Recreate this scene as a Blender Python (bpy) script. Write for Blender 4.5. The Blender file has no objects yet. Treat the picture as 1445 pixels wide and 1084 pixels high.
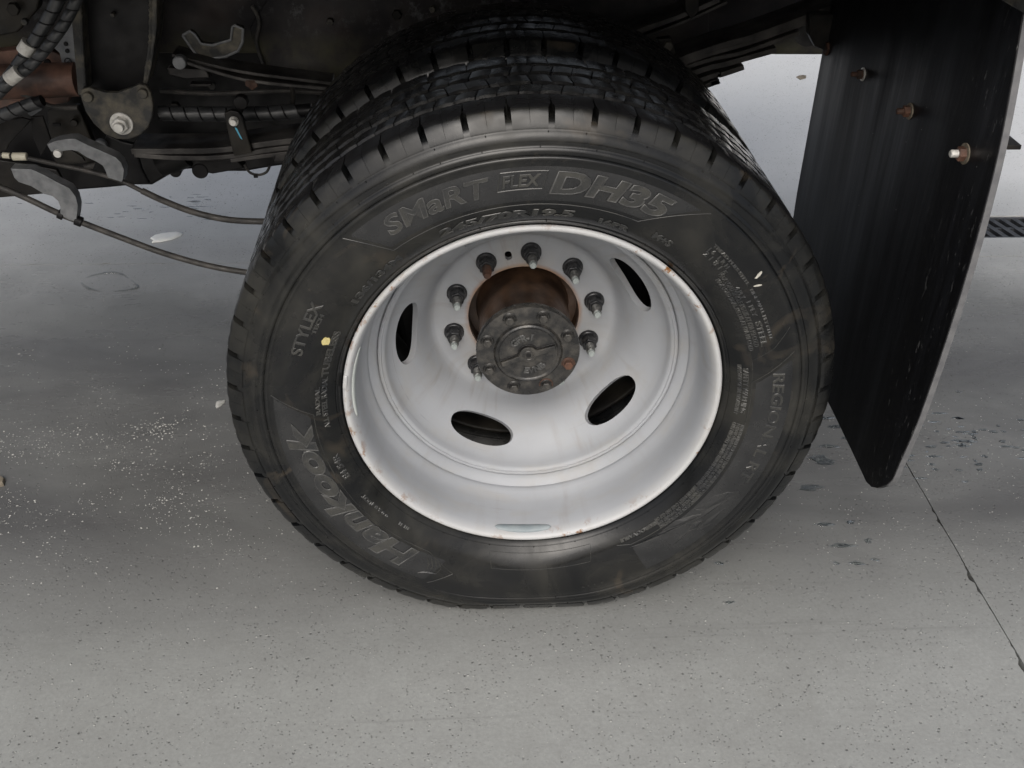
import bpy, bmesh, math, random
import numpy as np
from mathutils import Vector, Matrix, noise
R=math.radians; PI=math.pi
random.seed(7)
S=bpy.context.scene
COL=S.collection
# ------------------------------------------------------------------ camera
CAM=np.array([-0.1097,-1.1747,1.2427]); PITCH,YAW,ROLL,FPX=.5916,.0654,.0216,1490.9
_cy,_sy,_cp,_sp=math.cos(YAW),math.sin(YAW),math.cos(PITCH),math.sin(PITCH)
_f=np.array([_sy*_cp,_cy*_cp,-_sp]); _r=np.array([_cy,-_sy,0.]); _u=np.cross(_r,_f)
_c,_s=math.cos(ROLL),math.sin(ROLL)
CR=np.array([_c*_r+_s*_u,-_s*_r+_c*_u,_f])
cd=bpy.data.cameras.new('camera'); cam=bpy.data.objects.new('camera',cd); COL.objects.link(cam)
cd.sensor_width=36; cd.lens=FPX/1445*36; cd.clip_start=.02; cd.clip_end=400
m3=Matrix([CR[0],CR[1],-CR[2]]).transposed()
cam.matrix_world=Matrix.Translation(Vector(CAM))@m3.to_4x4()
S.camera=cam
# ------------------------------------------------------------------ light
w=bpy.data.worlds.new("World"); S.world=w; w.use_nodes=True
nt=w.node_tree; nt.nodes.clear()
sky=nt.nodes.new('ShaderNodeTexSky'); sky.sky_type='NISHITA'; sky.sun_disc=False
SUN_EL,SUN_AZ=R(44),R(189)      # azimuth clockwise from +Y
sky.sun_elevation=SUN_EL; sky.sun_rotation=SUN_AZ; sky.dust_density=7; sky.air_density=1; sky.ozone_density=1
bg=nt.nodes.new('ShaderNodeBackground'); bg.inputs['Strength'].default_value=.15
wo=nt.nodes.new('ShaderNodeOutputWorld')
hs=nt.nodes.new('ShaderNodeHueSaturation'); hs.inputs['Saturation'].default_value=.44; nt.links.new(sky.outputs[0],hs.inputs['Color']); nt.links.new(hs.outputs[0],bg.inputs[0]); nt.links.new(bg.outputs[0],wo.inputs[0])
sl=bpy.data.lights.new('sun','SUN'); sl.energy=.72; sl.angle=R(44); sl.color=(1,.99,.975)
so=bpy.data.objects.new('sun',sl); COL.objects.link(so)
dirv=Vector((math.sin(SUN_AZ)*math.cos(SUN_EL),math.cos(SUN_AZ)*math.cos(SUN_EL),math.sin(SUN_EL)))
so.rotation_euler=dirv.to_track_quat('Z','Y').to_euler()
S.view_settings.view_transform='Standard'; S.view_settings.look='None'
S.view_settings.exposure=0.03; S.view_settings.gamma=1
S.view_settings.use_curve_mapping=False
# ------------------------------------------------------------------ helpers
def ray(x,y): return CR.T@np.array([(x-722.5)/FPX,-(y-542)/FPX,1.])
def at(x,y,ax,v):                       # point of the place seen at a photo pixel, at depth ax=v
    d=ray(x,y); return Vector(CAM+d*(v-CAM[ax])/d[ax])
def aY(x,y,Y): return at(x,y,1,Y)
def gnd(x,y,z=0): return at(x,y,2,z)
ZC=.408
class MB:
    def __init__(s): s.v=[];s.f=[]
    def add(s,vs,fs):
        b=len(s.v); s.v+=[tuple(v) for v in vs]; s.f+=[tuple(i+b for i in f) for f in fs]; return s
    def build(s,name,mat,parent=None,sharp=35,bevel=0,kind=None,label=None,smooth=True):
        me=bpy.data.meshes.new(name); me.from_pydata(s.v,[],s.f)
        bm=bmesh.new(); bm.from_mesh(me); bmesh.ops.recalc_face_normals(bm,faces=bm.faces); bm.to_mesh(me); bm.free()
        return link(name,me,mat,parent,sharp,bevel,kind,label,smooth)
def link(name,me,mat,parent=None,sharp=35,bevel=0,kind=None,label=None,smooth=True):
    if smooth:
        me.polygons.foreach_set('use_smooth',[True]*len(me.polygons)); me.set_sharp_from_angle(angle=R(sharp))
    me.materials.clear(); me.materials.append(mat)
    o=bpy.data.objects.new(name,me); COL.objects.link(o)
    if parent: o.parent=parent
    if bevel:
        b=o.modifiers.new('bevel','BEVEL'); b.width=bevel; b.segments=2; b.limit_method='ANGLE'; b.angle_limit=R(40); b.harden_normals=False
    if kind: o['kind']=kind
    if label: o['label']=label
    return o
def lathe(prof,n=128,cx=0,cz=ZC,closed=True,full=True):
    """profile of (r,y) revolved about the axle line"""
    mb=MB(); m=len(prof); vs=[]
    for i in range(n):
        a=2*PI*i/n; sa,ca=math.sin(a),math.cos(a)
        vs+=[(cx+r*sa,y,cz+r*ca) for r,y in prof]
    fs=[]
    for i in range(n):
        j=(i+1)%n
        for k in range(m if closed else m-1):
            l=(k+1)%m
            fs.append((i*m+k,i*m+l,j*m+l,j*m+k))
    mb.add(vs,fs)
    return mb
def frame(d,up=(0,0,1)):
    d=Vector(d).normalized(); u=Vector(up)
    if abs(d.dot(u))>.95: u=Vector((1,0,0))
    a=d.cross(u).normalized(); b=a.cross(d).normalized(); return a,b,d
def smoothpath(pts,sub=6):
    P=[Vector(p) for p in pts]
    if len(P)<3: return P
    out=[]
    for i in range(len(P)-1):
        p0=P[max(i-1,0)];p1=P[i];p2=P[i+1];p3=P[min(i+2,len(P)-1)]
        for k in range(sub):
            t=k/sub
            out.append(.5*((2*p1)+(p2-p0)*t+(2*p0-5*p1+4*p2-p3)*t*t+(3*p1-p0-3*p2+p3)*t**3))
    out.append(P[-1]); return out
def tube(mb,pts,r,n=12,smooth=True,sub=6,cap=True,rf=None):
    P=smoothpath(pts,sub) if smooth else [Vector(p) for p in pts]
    vs=[];N=len(P); a0=None
    for i,p in enumerate(P):
        d=(P[min(i+1,N-1)]-P[max(i-1,0)])
        if d.length<1e-9: d=Vector((1,0,0))
        d.normalize()
        if a0 is None: a,b,_=frame(d)
        else:
            a=(a0-d*a0.dot(d)).normalized(); b=a.cross(d)
        a0=a
        rr=rf(i/(N-1)) if rf else r
        vs+=[p+(a*math.cos(2*PI*k/n)+b*math.sin(2*PI*k/n))*rr for k in range(n)]
    fs=[(i*n+k,i*n+(k+1)%n,(i+1)*n+(k+1)%n,(i+1)*n+k) for i in range(N-1) for k in range(n)]
    if cap: fs+=[tuple(range(n-1,-1,-1)),tuple((N-1)*n+k for k in range(n))]
    return mb.add(vs,fs)
def cyl(mb,p0,d,segs,n=20,phase=0):
    """stack of (distance along d, radius) rings, capped"""
    a,b,d=frame(d); p0=Vector(p0); vs=[]
    for t,r in segs: vs+=[p0+d*t+(a*math.cos(phase+2*PI*k/n)+b*math.sin(phase+2*PI*k/n))*r for k in range(n)]
    m=len(segs)
    fs=[(i*n+k,i*n+(k+1)%n,(i+1)*n+(k+1)%n,(i+1)*n+k) for i in range(m-1) for k in range(n)]
    fs+=[tuple(range(n-1,-1,-1)),tuple((m-1)*n+k for k in range(n))]
    return mb.add(vs,fs)
def box(mb,c,s,rot=None):
    vs=[]
    for x in (-.5,.5):
        for y in (-.5,.5):
            for z in (-.5,.5):
                v=Vector((x*s[0],y*s[1],z*s[2]))
                if rot: v=rot@v
                vs.append(Vector(c)+v)
    return mb.add(vs,[(0,1,3,2),(4,6,7,5),(0,4,5,1),(2,3,7,6),(0,2,6,4),(1,5,7,3)])
def prism(mb,poly,off):
    n=len(poly); P=[Vector(p) for p in poly]; o=Vector(off)
    return mb.add(P+[p+o for p in P],[tuple(range(n)),tuple(range(2*n-1,n-1,-1))]+[(i,n+i,n+(i+1)%n,(i+1)%n) for i in range(n)])
def plate(pix,Y,th): return prism(MB(),[aY(x,y,Y) for x,y in pix],(0,th,0))
def ribbon(mb,pts,wdir,width,th):
    """flat bar that follows a path; wdir = direction of its width"""
    P=smoothpath(pts,5); w=Vector(wdir).normalized(); N=len(P); vs=[]
    for i,p in enumerate(P):
        d=(P[min(i+1,N-1)]-P[max(i-1,0)]).normalized(); nrm=d.cross(w).normalized()
        vs+=[p-w*width/2-nrm*th/2,p+w*width/2-nrm*th/2,p+w*width/2+nrm*th/2,p-w*width/2+nrm*th/2]
    fs=[(i*4+k,i*4+(k+1)%4,(i+1)*4+(k+1)%4,(i+1)*4+k) for i in range(N-1) for k in range(4)]
    fs+=[(3,2,1,0),tuple((N-1)*4+k for k in range(4))]
    return mb.add(vs,fs)
def tag(o,label,cat=None,group=None,kind=None):
    o['label']=label
    if cat: o['category']=cat
    if group: o['group']=group
    if kind: o['kind']=kind
    return o
# ------------------------------------------------------------------ materials
class Mat:
    def __init__(s,name,col=(.5,.5,.5),rough=.5,metal=0,**kw):
        s.m=bpy.data.materials.new(name); s.m.use_nodes=True; s.t=s.m.node_tree
        s.b=s.t.nodes['Principled BSDF']
        s.b.inputs['Base Color'].default_value=(*col,1); s.b.inputs['Roughness'].default_value=rough; s.b.inputs['Metallic'].default_value=metal
        for k,v in kw.items(): s.b.inputs[k].default_value=v
        s.tc=s.t.nodes.new('ShaderNodeTexCoord'); s.bumps=None
    def n(s,t,**kw):
        o=s.t.nodes.new(t)
        for k,v in kw.items(): setattr(o,k,v)
        return o
    def l(s,a,b): s.t.links.new(a,b)
    def noise(s,scale,detail=4,rough=.55,stretch=None,dist=0):
        o=s.n('ShaderNodeTexNoise'); o.inputs['Scale'].default_value=scale; o.inputs['Detail'].default_value=detail
        o.inputs['Roughness'].default_value=rough; o.inputs['Distortion'].default_value=dist
        src=s.tc.outputs['Object']
        if stretch:
            mp=s.n('ShaderNodeMapping'); mp.inputs['Scale'].default_value=stretch; s.l(src,mp.inputs[0]); src=mp.outputs[0]
        s.l(src,o.inputs['Vector']); return o.outputs['Fac']
    def vor(s,scale,feature='F1',rand=1):
        o=s.n('ShaderNodeTexVoronoi'); o.feature=feature; o.inputs['Scale'].default_value=scale; o.inputs['Randomness'].default_value=rand
        s.l(s.tc.outputs['Object'],o.inputs['Vector']); return o
    def ramp(s,fac,a,b,ca=0,cb=1):
        o=s.n('ShaderNodeMapRange'); o.inputs['From Min'].default_value=a; o.inputs['From Max'].default_value=b
        o.inputs['To Min'].default_value=ca; o.inputs['To Max'].default_value=cb; s.l(fac,o.inputs['Value']); return o.outputs[0]
    def math(s,op,a,b=None,clamp=False):
        o=s.n('ShaderNodeMath',operation=op); o.use_clamp=clamp
        for i,x in enumerate((a,b)):
            if x is None: continue
            if isinstance(x,(int,float)): o.inputs[i].default_value=x
            else: s.l(x,o.inputs[i])
        return o.outputs[0]
    def mix(s,fac,a,b):
        o=s.n('ShaderNodeMix'); o.data_type='RGBA'
        for i,x in ((0,fac),(6,a),(7,b)):
            if isinstance(x,(int,float)): o.inputs[i].default_value=x
            elif isinstance(x,tuple): o.inputs[i].default_value=(*x,1)
            else: s.l(x,o.inputs[i])
        return o.outputs[2]
    def color(s,x): s.l(x,s.b.inputs['Base Color'])
    def rough(s,x): s.l(x,s.b.inputs['Roughness'])
    def bump(s,h,strength=.3,dist=.001):
        o=s.n('ShaderNodeBump'); o.inputs['Strength'].default_value=strength; o.inputs['Distance'].default_value=dist
        s.l(h,o.inputs['Height'])
        if s.bumps: s.l(s.bumps,o.inputs['Normal'])
        s.bumps=o.outputs[0]; s.l(s.bumps,s.b.inputs['Normal'])
    def pos(s):
        o=s.n('ShaderNodeSeparateXYZ'); s.l(s.tc.outputs['Object'],o.inputs[0]); return o.outputs
    def radius(s):
        p=s.pos(); z=s.math('SUBTRACT',p[2],ZC); return s.math('SQRT',s.math('ADD',s.math('MULTIPLY',p[0],p[0]),s.math('MULTIPLY',z,z)))
def simple(name,c1,c2,r1,r2,scale=20,metal=0,bump=.15,thr=(.35,.65),bs=400,bd=.0006,detail=5):
    m=Mat(name,metal=metal); f=m.ramp(m.noise(scale,detail),*thr); m.color(m.mix(f,c1,c2)); m.rough(m.mix_r(f,r1,r2) if 0 else m.ramp(m.noise(scale*1.7,detail),*thr,r1,r2))
    if bump: m.bump(m.noise(bs,3),bump,bd)
    return m
# rubber of the sidewall: black, dusty olive-brown film in patches, wiped glossy where wet
def rubber():
    m=Mat('tyre_rubber')
    d=m.ramp(m.noise(7,5,.6,dist=.6),.42,.62)
    d2=m.ramp(m.noise(26,6,.65),.4,.7)
    f=m.math('MULTIPLY',d,m.math('ADD',m.math('MULTIPLY',d2,.5),.5))
    c=m.mix(f,(.0055,.006,.0066),(.029,.028,.024))
    st=m.ramp(m.noise(11,3,.5,dist=1.5),.60,.72)
    c=m.mix(m.math('MULTIPLY',st,.5),c,(.055,.045,.033))
    vs=m.vor(210); sp=m.ramp(vs.outputs['Distance'],.05,.12,1,0)
    sp=m.math('MULTIPLY',sp,m.ramp(m.noise(14,3),.55,.7))
    c=m.mix(m.math('MULTIPLY',sp,.35),c,(.16,.15,.13))
    rr=m.radius(); c=m.mix(m.ramp(rr,.4155,.4172),c,(.008,.008,.0085))
    m.color(c)
    ring=m.math('MULTIPLY',m.ramp(rr,.350,.358),m.ramp(rr,.386,.394,1,0))
    q=m.math('ADD',m.ramp(m.noise(8,4,.6,dist=1.0),.40,.60,.13,.33),m.math('MULTIPLY',f,.16))
    m.rough(m.math('SUBTRACT',q,m.math('MULTIPLY',ring,.11)))
    m.bump(m.noise(900,2),.12,.0004); m.bump(m.noise(45,4),.10,.002)
    m.b.inputs['Specular IOR Level'].default_value=.31
    return m
M={}
M['rubber']=rubber()
M['panel']=simple('sidewall_panel_rubber',(.008,.0085,.0095),(.02,.0205,.021),.16,.36,16,0,.15)
M['letter']=simple('raised_lettering_rubber',(.016,.017,.018),(.042,.041,.036),.18,.34,30,0,.1)
M['rim_edge']=simple('glint_worn_letter_edge',(.028,.028,.028),(.07,.07,.067),.2,.35,40,0,0)  # pale colour painted in for glints along tyre letters; worn hub letters share it
M['tread']=simple('tread_rubber',(.005,.005,.0055),(.011,.011,.0105),.14,.3,40,0,.08,bs=600)
def paint():
    m=Mat('silver_wheel_paint',rough=.38)
    p=m.pos(); r=m.radius()
    base=m.mix(m.ramp(m.noise(5,4),.3,.7),(.29,.301,.318),(.355,.366,.385))
    # grimy film
    g=m.ramp(m.noise(13,6,.65,stretch=(1,2.5,1)),.5,.75)
    base=m.mix(m.math('MULTIPLY',g,.55),base,(.31,.295,.265))
    v=m.vor(120); dots=m.math('MULTIPLY',m.ramp(v.outputs['Distance'],.05,.1,1,0),m.ramp(m.noise(17,3),.58,.66))
    base=m.mix(m.math('MULTIPLY',dots,.55),base,(.16,.12,.08))
    zz=m.math('SUBTRACT',p[2],ZC); an=m.math('ARCTAN2',p[0],zz)
    def polar(ka,kr,ky,sc,det=4):
        cx=m.n('ShaderNodeCombineXYZ'); m.l(m.math('MULTIPLY',an,ka),cx.inputs[0]); m.l(m.math('MULTIPLY',r,kr),cx.inputs[1]); m.l(m.math('MULTIPLY',p[1],ky),cx.inputs[2])
        o=m.n('ShaderNodeTexNoise'); o.inputs['Scale'].default_value=sc; o.inputs['Detail'].default_value=det; m.l(cx.outputs[0],o.inputs['Vector']); return o.outputs['Fac']
    s1=m.math('MULTIPLY',m.ramp(polar(9,8,6,1.6,6),.52,.72),m.ramp(m.noise(6,3),.4,.6))
    base=m.mix(m.math('MULTIPLY',s1,.42),base,(.22,.20,.17))
    s2=m.math('MULTIPLY',m.ramp(polar(1.2,330,330,1.0,2),.70,.74),m.ramp(m.noise(11,3),.52,.6))
    base=m.mix(m.math('MULTIPLY',s2,.5),base,(.15,.15,.15))
    # rust on the flange lip and round the centre bore
    lip=m.ramp(r,.2485,.2555); ru=m.ramp(m.noise(42,6,.75),.56,.61); ru2=m.ramp(m.noise(4,3),.40,.58)
    k=m.math('MULTIPLY',m.math('MULTIPLY',lip,ru),ru2)
    base=m.mix(m.math('MULTIPLY',lip,.35),base,(.66,.65,.62))
    base=m.mix(k,base,(.19,.085,.025))
    k3=m.math('MULTIPLY',m.ramp(r,.0875,.094,1,0),m.ramp(m.noise(30,5),.35,.6,.35,1))
    base=m.mix(m.math('MULTIPLY',k3,.8),base,(.25,.12,.05))
    k4=m.math('MULTIPLY',m.ramp(r,.088,.125,1,0),m.ramp(m.noise(14,4),.45,.7))
    base=m.mix(m.math('MULTIPLY',k4,.45),base,(.42,.33,.22))
    m.color(base); m.rough(m.ramp(m.noise(9,4),.3,.7,.40,.55))
    m.b.inputs['Specular IOR Level'].default_value=.38
    m.bump(m.noise(60,5),.06,.001); m.bump(m.noise(420,2),.05,.0004)
    return m
M['paint']=paint()
M['leaf']=simple('leaf_spring_steel',(.02,.019,.019),(.085,.08,.075),.28,.5,18,.3,.25,thr=(.4,.7))
M['black']=simple('chassis_black_paint',(.004,.004,.005),(.014,.0135,.0135),.32,.6,12,0,.2)
M['dirty']=simple('dirty_black_steel',(.008,.0075,.0075),(.036,.032,.026),.35,.75,9,0,.4,thr=(.45,.7),bs=120,bd=.001)
M['hub']=simple('oily_black_cast_hub',(.024,.024,.024),(.075,.070,.062),.2,.42,55,.3,.35,thr=(.42,.7),bs=260,bd=.0008)
def railm():
    m=Mat('mottled_frame_paint'); a=m.ramp(m.noise(7,5,.6),.42,.66)
    c=m.mix(a,(.013,.012,.014),(.038,.034,.032)); b=m.math('MULTIPLY',m.ramp(m.noise(38,6,.75),.52,.66),m.ramp(m.noise(5.5,3),.48,.6))
    c=m.mix(m.math('MULTIPLY',b,.7),c,(.13,.13,.135)); g=m.ramp(m.pos()[2],.70,.665); g=m.math('MULTIPLY',g,m.ramp(m.noise(16,4),.4,.6)); c=m.mix(m.math('MULTIPLY',g,.6),c,(.085,.08,.045))
    r=m.math('MULTIPLY',m.ramp(m.noise(9,4),.58,.68),.35); c=m.mix(r,c,(.035,.02,.015))
    m.color(c); m.rough(m.ramp(m.noise(12,4),.35,.65,.3,.6)); m.bump(m.noise(110,4),.3,.001); return m
M['rail']=railm()
M['oldcast']=simple('grimy_cast_steel',(.05,.05,.049),(.15,.135,.105),.45,.75,34,.1,.5,thr=(.42,.68),bs=160,bd=.0012)
M['galv']=simple('galvanised_steel',(.12,.125,.13),(.2,.205,.21),.42,.6,60,.25,.2)
M['zinc']=simple('zinc_plated_bolt',(.55,.54,.50),(.72,.70,.66),.3,.5,80,.35,.1)
M['thread']=simple('stud_thread_steel',(.05,.05,.048),(.15,.15,.145),.3,.5,200,.4,.1)
M['studend']=simple('stud_end_zinc',(.26,.29,.285),(.48,.52,.50),.3,.5,200,.3,.1)
M['rust']=simple('rusty_steel',(.03,.018,.013),(.10,.045,.026),.6,.9,45,0,.5,thr=(.35,.65),bs=250,bd=.001)
M['rustdark']=simple('rust_stained_hub_steel',(.03,.018,.012),(.11,.06,.034),.3,.6,22,.2,.2,thr=(.4,.75))
M['brown']=simple('rusty_brown_tube_steel',(.035,.018,.013),(.19,.10,.07),.35,.7,15,0,.4,thr=(.36,.6),bs=140,bd=.001)
M['nut']=simple('black_phosphate_nut',(.018,.019,.021),(.05,.05,.052),.22,.4,90,.4,.1)
M['hose']=simple('spiral_wrap_plastic',(.02,.021,.022),(.05,.051,.053),.3,.45,60,0,.08)
M['cable']=simple('cable_sheath',(.022,.021,.02),(.062,.056,.05),.5,.75,40,0,.3)
M['white']=simple('white_tape',(.45,.43,.39),(.7,.68,.63),.5,.7,90,0,.3)
M['cream']=simple('cream_plastic',(.5,.47,.36),(.62,.58,.46),.45,.6,70,0,.1)
M['decal']=simple('aluminium_tag',(.10,.105,.115),(.17,.175,.18),.35,.5,50,.4,.1)
M['pale2']=simple('pale_label_film',(.46,.50,.48),(.55,.58,.55),.3,.5,60)
M['worn']=simple('worn_bare_steel',(.20,.235,.25),(.28,.31,.32),.5,.6,40,0)
M['blue']=Mat('blue_paint_mark',(.10,.42,.60),.5)
M['yellow']=simple('yellow_paint_dot',(.5,.42,.16),(.6,.52,.25),.5,.7,300)
M['gapdark']=simple('dark_joint',(.02,.02,.02),(.05,.05,.048),.8,.95,60)
M['pale']=simple('pale_scuff',(.33,.32,.28),(.5,.48,.42),.7,.8,300)
def flapm():
    m=Mat('mud_flap_rubber')
    f=m.ramp(m.noise(9,6,.7,stretch=(1,2.2,.16)),.45,.72)
    c=m.mix(f,(.0045,.0045,.005),(.015,.016,.019))
    v=m.vor(70); d=m.math('MULTIPLY',m.ramp(v.outputs['Distance'],.03,.07,1,0),m.ramp(m.noise(6,3,stretch=(1,3,.4)),.56,.62))
    c=m.mix(m.math('MULTIPLY',d,.7),c,(.28,.28,.27))
    st=m.ramp(m.noise(60,5,.7,stretch=(1,2.2,.7)),.62,.66)
    pz=m.pos()[1]; st=m.math('MULTIPLY',st,m.ramp(pz,.12,.02))
    c=m.mix(m.math('MULTIPLY',st,.45),c,(.16,.16,.16))
    m.color(c); m.rough(m.ramp(m.noise(8,5,stretch=(1,2,.2)),.35,.7,.5,.3))
    m.bump(m.noise(14,4,stretch=(1,2,.2)),.25,.003); m.bump(m.noise(3.2,2,stretch=(1,1.4,.5)),.5,.02)
    m.b.inputs['Specular IOR Level'].default_value=.22
    return m
M['flap']=flapm()
M['flapedge']=simple('cut_flap_edge',(.10,.10,.105),(.14,.14,.142),.5,.7,60,0,.2)
def concrete():
    m=Mat('sealed_concrete')
    a=m.ramp(m.noise(1.1,5,.6),.3,.7); b=m.ramp(m.noise(7,6,.65),.3,.7)
    c=m.mix(a,(.296,.305,.290),(.36,.37,.357)); c=m.mix(m.math('MULTIPLY',b,.3),c,(.27,.27,.26))
    fine=m.ramp(m.noise(160,5,.7),.3,.7); c=m.mix(m.math('MULTIPLY',fine,.42),c,(.16,.16,.157)); mo=m.ramp(m.noise(24,6,.7),.42,.68); c=m.mix(m.math('MULTIPLY',mo,.28),c,(.21,.21,.20)); hz=m.ramp(m.noise(2.0,7,.75,stretch=(.18,9,1),dist=.3),.60,.66); c=m.mix(m.math('MULTIPLY',hz,.3),c,(.15,.15,.145))
    # brush/squeegee streaks along the bay
    stk=m.ramp(m.noise(3.2,6,.7,stretch=(.35,3.0,1),dist=.4),.5,.72); c=m.mix(m.math('MULTIPLY',stk,.3),c,(.20,.205,.20))
    # truck's shade painted into the floor as a dark band, with damp patches
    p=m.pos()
    shade_patches=m.noise(2.6,5,.6,stretch=(.5,1.2,1),dist=.7)
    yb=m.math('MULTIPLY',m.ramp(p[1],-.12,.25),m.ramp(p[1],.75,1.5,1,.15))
    shade_damp=m.math('MULTIPLY',yb,m.ramp(shade_patches,.28,.6,.62,1))
    c=m.mix(m.math('MULTIPLY',shade_damp,1.0,True),c,(.088,.088,.087))
    c=m.mix(m.ramp(m.math('ADD',p[1],m.math('MULTIPLY',m.math('SUBTRACT',m.noise(2.2,4),.5),.9)),.95,1.9,0,.82),c,(.66,.665,.665))      # light on the floor beyond the truck, painted in as a paler tone
    # flecks
    def flecks(scale,r0,r1,keep,nz):
        v=m.vor(scale); sp=m.n('ShaderNodeSeparateColor'); m.l(v.outputs['Color'],sp.inputs[0])
        k=m.ramp(v.outputs['Distance'],r0,r1,1,0); k=m.math('MULTIPLY',k,m.ramp(sp.outputs[0],keep,keep+.02))
        return m.math('MULTIPLY',k,m.ramp(m.noise(nz,3),.40,.52))
    dk=flecks(92,.11,.19,.62,7); lt=flecks(74,.08,.15,.62,5.3); dk2=flecks(190,.15,.24,.5,11)
    c=m.mix(m.math('MULTIPLY',dk,.6),c,(.09,.09,.085)); c=m.mix(m.math('MULTIPLY',dk2,.4),c,(.12,.12,.11))
    c=m.mix(m.math('MULTIPLY',lt,.55),c,(.56,.56,.53))
    m.color(c)
    r=m.ramp(m.noise(4,6,.65,stretch=(.6,1.6,1)),.3,.7,.24,.42)
    r=m.math('SUBTRACT',r,m.math('MULTIPLY',shade_damp,.08)); r=m.math('MULTIPLY',r,m.ramp(p[1],1.0,1.6,1,.42)); m.rough(r)
    m.bump(m.noise(260,4,.7),.22,.0012); m.bump(m.noise(28,4),.12,.004)
    m.bump(m.math('SUBTRACT',lt,m.math('ADD',dk,dk2)),.9,.0014)
    m.b.inputs['Specular IOR Level'].default_value=.5
    return m
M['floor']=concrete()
M['apron']=simple('pale_outdoor_concrete',(.62,.61,.58),(.72,.71,.68),.7,.9,8)
M['grate']=simple('cast_iron_grate',(.03,.032,.036),(.075,.078,.085),.35,.6,40,.4,.3)
def waterm():
    m=Mat('water',(.9,.93,.93),.03); m.b.inputs['Transmission Weight'].default_value=1; m.b.inputs['IOR'].default_value=1.33
    m.bump(m.noise(80,3),.15,.001); return m
M['water']=waterm()
M['foam']=simple('white_foam_scrap',(.8,.82,.8),(.88,.88,.85),.4,.7,60,0,.3,bs=120,bd=.002)
M['grit']=simple('pale_grit',(.30,.30,.28),(.52,.515,.49),.5,.8,120)
M['chip']=simple('brown_chip',(.10,.085,.06),(.2,.17,.13),.6,.9,90)
for _k in ('black','dirty','rail','leaf','oldcast'): M[_k].b.inputs['Specular IOR Level'].default_value=.2
for _k in M:
    M[_k]=M[_k].m if hasattr(M[_k],'m') else M[_k]
# ------------------------------------------------------------------ floor
def wander(t,ax):
    return .0022*noise.noise(Vector((t*3.1,ax*9.0,1.7)))+.0008*noise.noise(Vector((t*17,ax*5.0,6.7)))
def slab(x0,x1,y0,y1,edges):
    """one concrete slab; edges = sides on a visible joint, cut finely and chipped (lower case: not chipped)"""
    def line(p,q,key,nrm,ax):
        on=key in edges or key.lower() in edges; n=420 if on else 2; out=[]
        for i in range(n):
            t=i/n; P=Vector((*p,0)).lerp(Vector((*q,0)),t)
            if on:
                if ax==0: P.x+=wander(P.y,0)
                else: P.y+=wander(P.x,1)
                k=0
                if key in edges:
                    c=noise.noise(Vector((P.x*11,P.y*11,8.1)))+.35*noise.noise(Vector((P.x*60,P.y*60,2.2)))
                    k=max(0,noise.noise(Vector((P.x*50,P.y*50,3.3))))*.0016
                    if c>.24: k+=(c-.24)*.040
                P+=Vector((*nrm,0))*k
            out.append(P)
        return out
    g=.0009
    p=line((x0+g,y0+g),(x1-g,y0+g),'S',(0,1),1)+line((x1-g,y0+g),(x1-g,y1-g),'E',(-1,0),0)
    p+=line((x1-g,y1-g),(x0+g,y1-g),'N',(0,-1),1)+line((x0+g,y1-g),(x0+g,y0+g),'W',(1,0),0)
    return prism(MB(),p,(0,0,-.05))
fb=MB().add([(-60,-60,-.022),(60,-60,-.022),(60,60,-.022),(-60,60,-.022)],[(0,1,2,3)])
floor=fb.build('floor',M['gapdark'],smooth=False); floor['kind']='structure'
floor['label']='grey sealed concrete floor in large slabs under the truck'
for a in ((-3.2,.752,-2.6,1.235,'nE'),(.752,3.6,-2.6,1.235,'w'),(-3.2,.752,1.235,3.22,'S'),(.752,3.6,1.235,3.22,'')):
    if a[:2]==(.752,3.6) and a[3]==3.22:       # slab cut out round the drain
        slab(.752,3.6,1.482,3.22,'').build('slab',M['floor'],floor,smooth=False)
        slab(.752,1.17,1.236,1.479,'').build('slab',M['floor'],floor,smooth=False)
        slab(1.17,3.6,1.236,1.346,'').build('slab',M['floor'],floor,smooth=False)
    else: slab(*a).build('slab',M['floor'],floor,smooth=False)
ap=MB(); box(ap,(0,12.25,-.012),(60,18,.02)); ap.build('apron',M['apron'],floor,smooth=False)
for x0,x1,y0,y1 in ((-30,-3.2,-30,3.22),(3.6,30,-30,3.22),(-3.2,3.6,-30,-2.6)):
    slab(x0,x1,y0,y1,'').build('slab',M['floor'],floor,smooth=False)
# drain grate in its channel
dg=bpy.data.objects.new('drain_grate',None); COL.objects.link(dg); dg.location=(0,0,0)
tag(dg,'dark slotted iron drain grate set in the floor behind the mud flap','drain grate')
g=MB()
for y,h in ((1.352,.010),(1.474,.010)): box(g,(2.38,y,-.008),(2.4,h,.012))
g.build('grate_frame',M['grate'],dg,smooth=False,bevel=.001)
bar=MB(); box(bar,(0,0,0),(.016,.125,.010),Matrix.Rotation(R(14),3,'Z')); bme=None
for i in range(40):
    if bme is None:
        o=bar.build('grate_bar',M['grate'],dg,smooth=False); bme=o.data
    else:
        o=bpy.data.objects.new('grate_bar',bme); COL.objects.link(o); o.parent=dg
    o.location=(1.21+i*.034,1.413,-.008)
g=MB(); box(g,(2.38,1.413,-.0085),(2.38,.009,.008)); g.build('cross_bar',M['grate'],dg,smooth=False)
# ------------------------------------------------------------------ the truck
truck=bpy.data.objects.new('truck',None); COL.objects.link(truck)
tag(truck,'dark truck underside with rear dual wheels, silver rim, leaf springs and black mud flap','truck')
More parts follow.
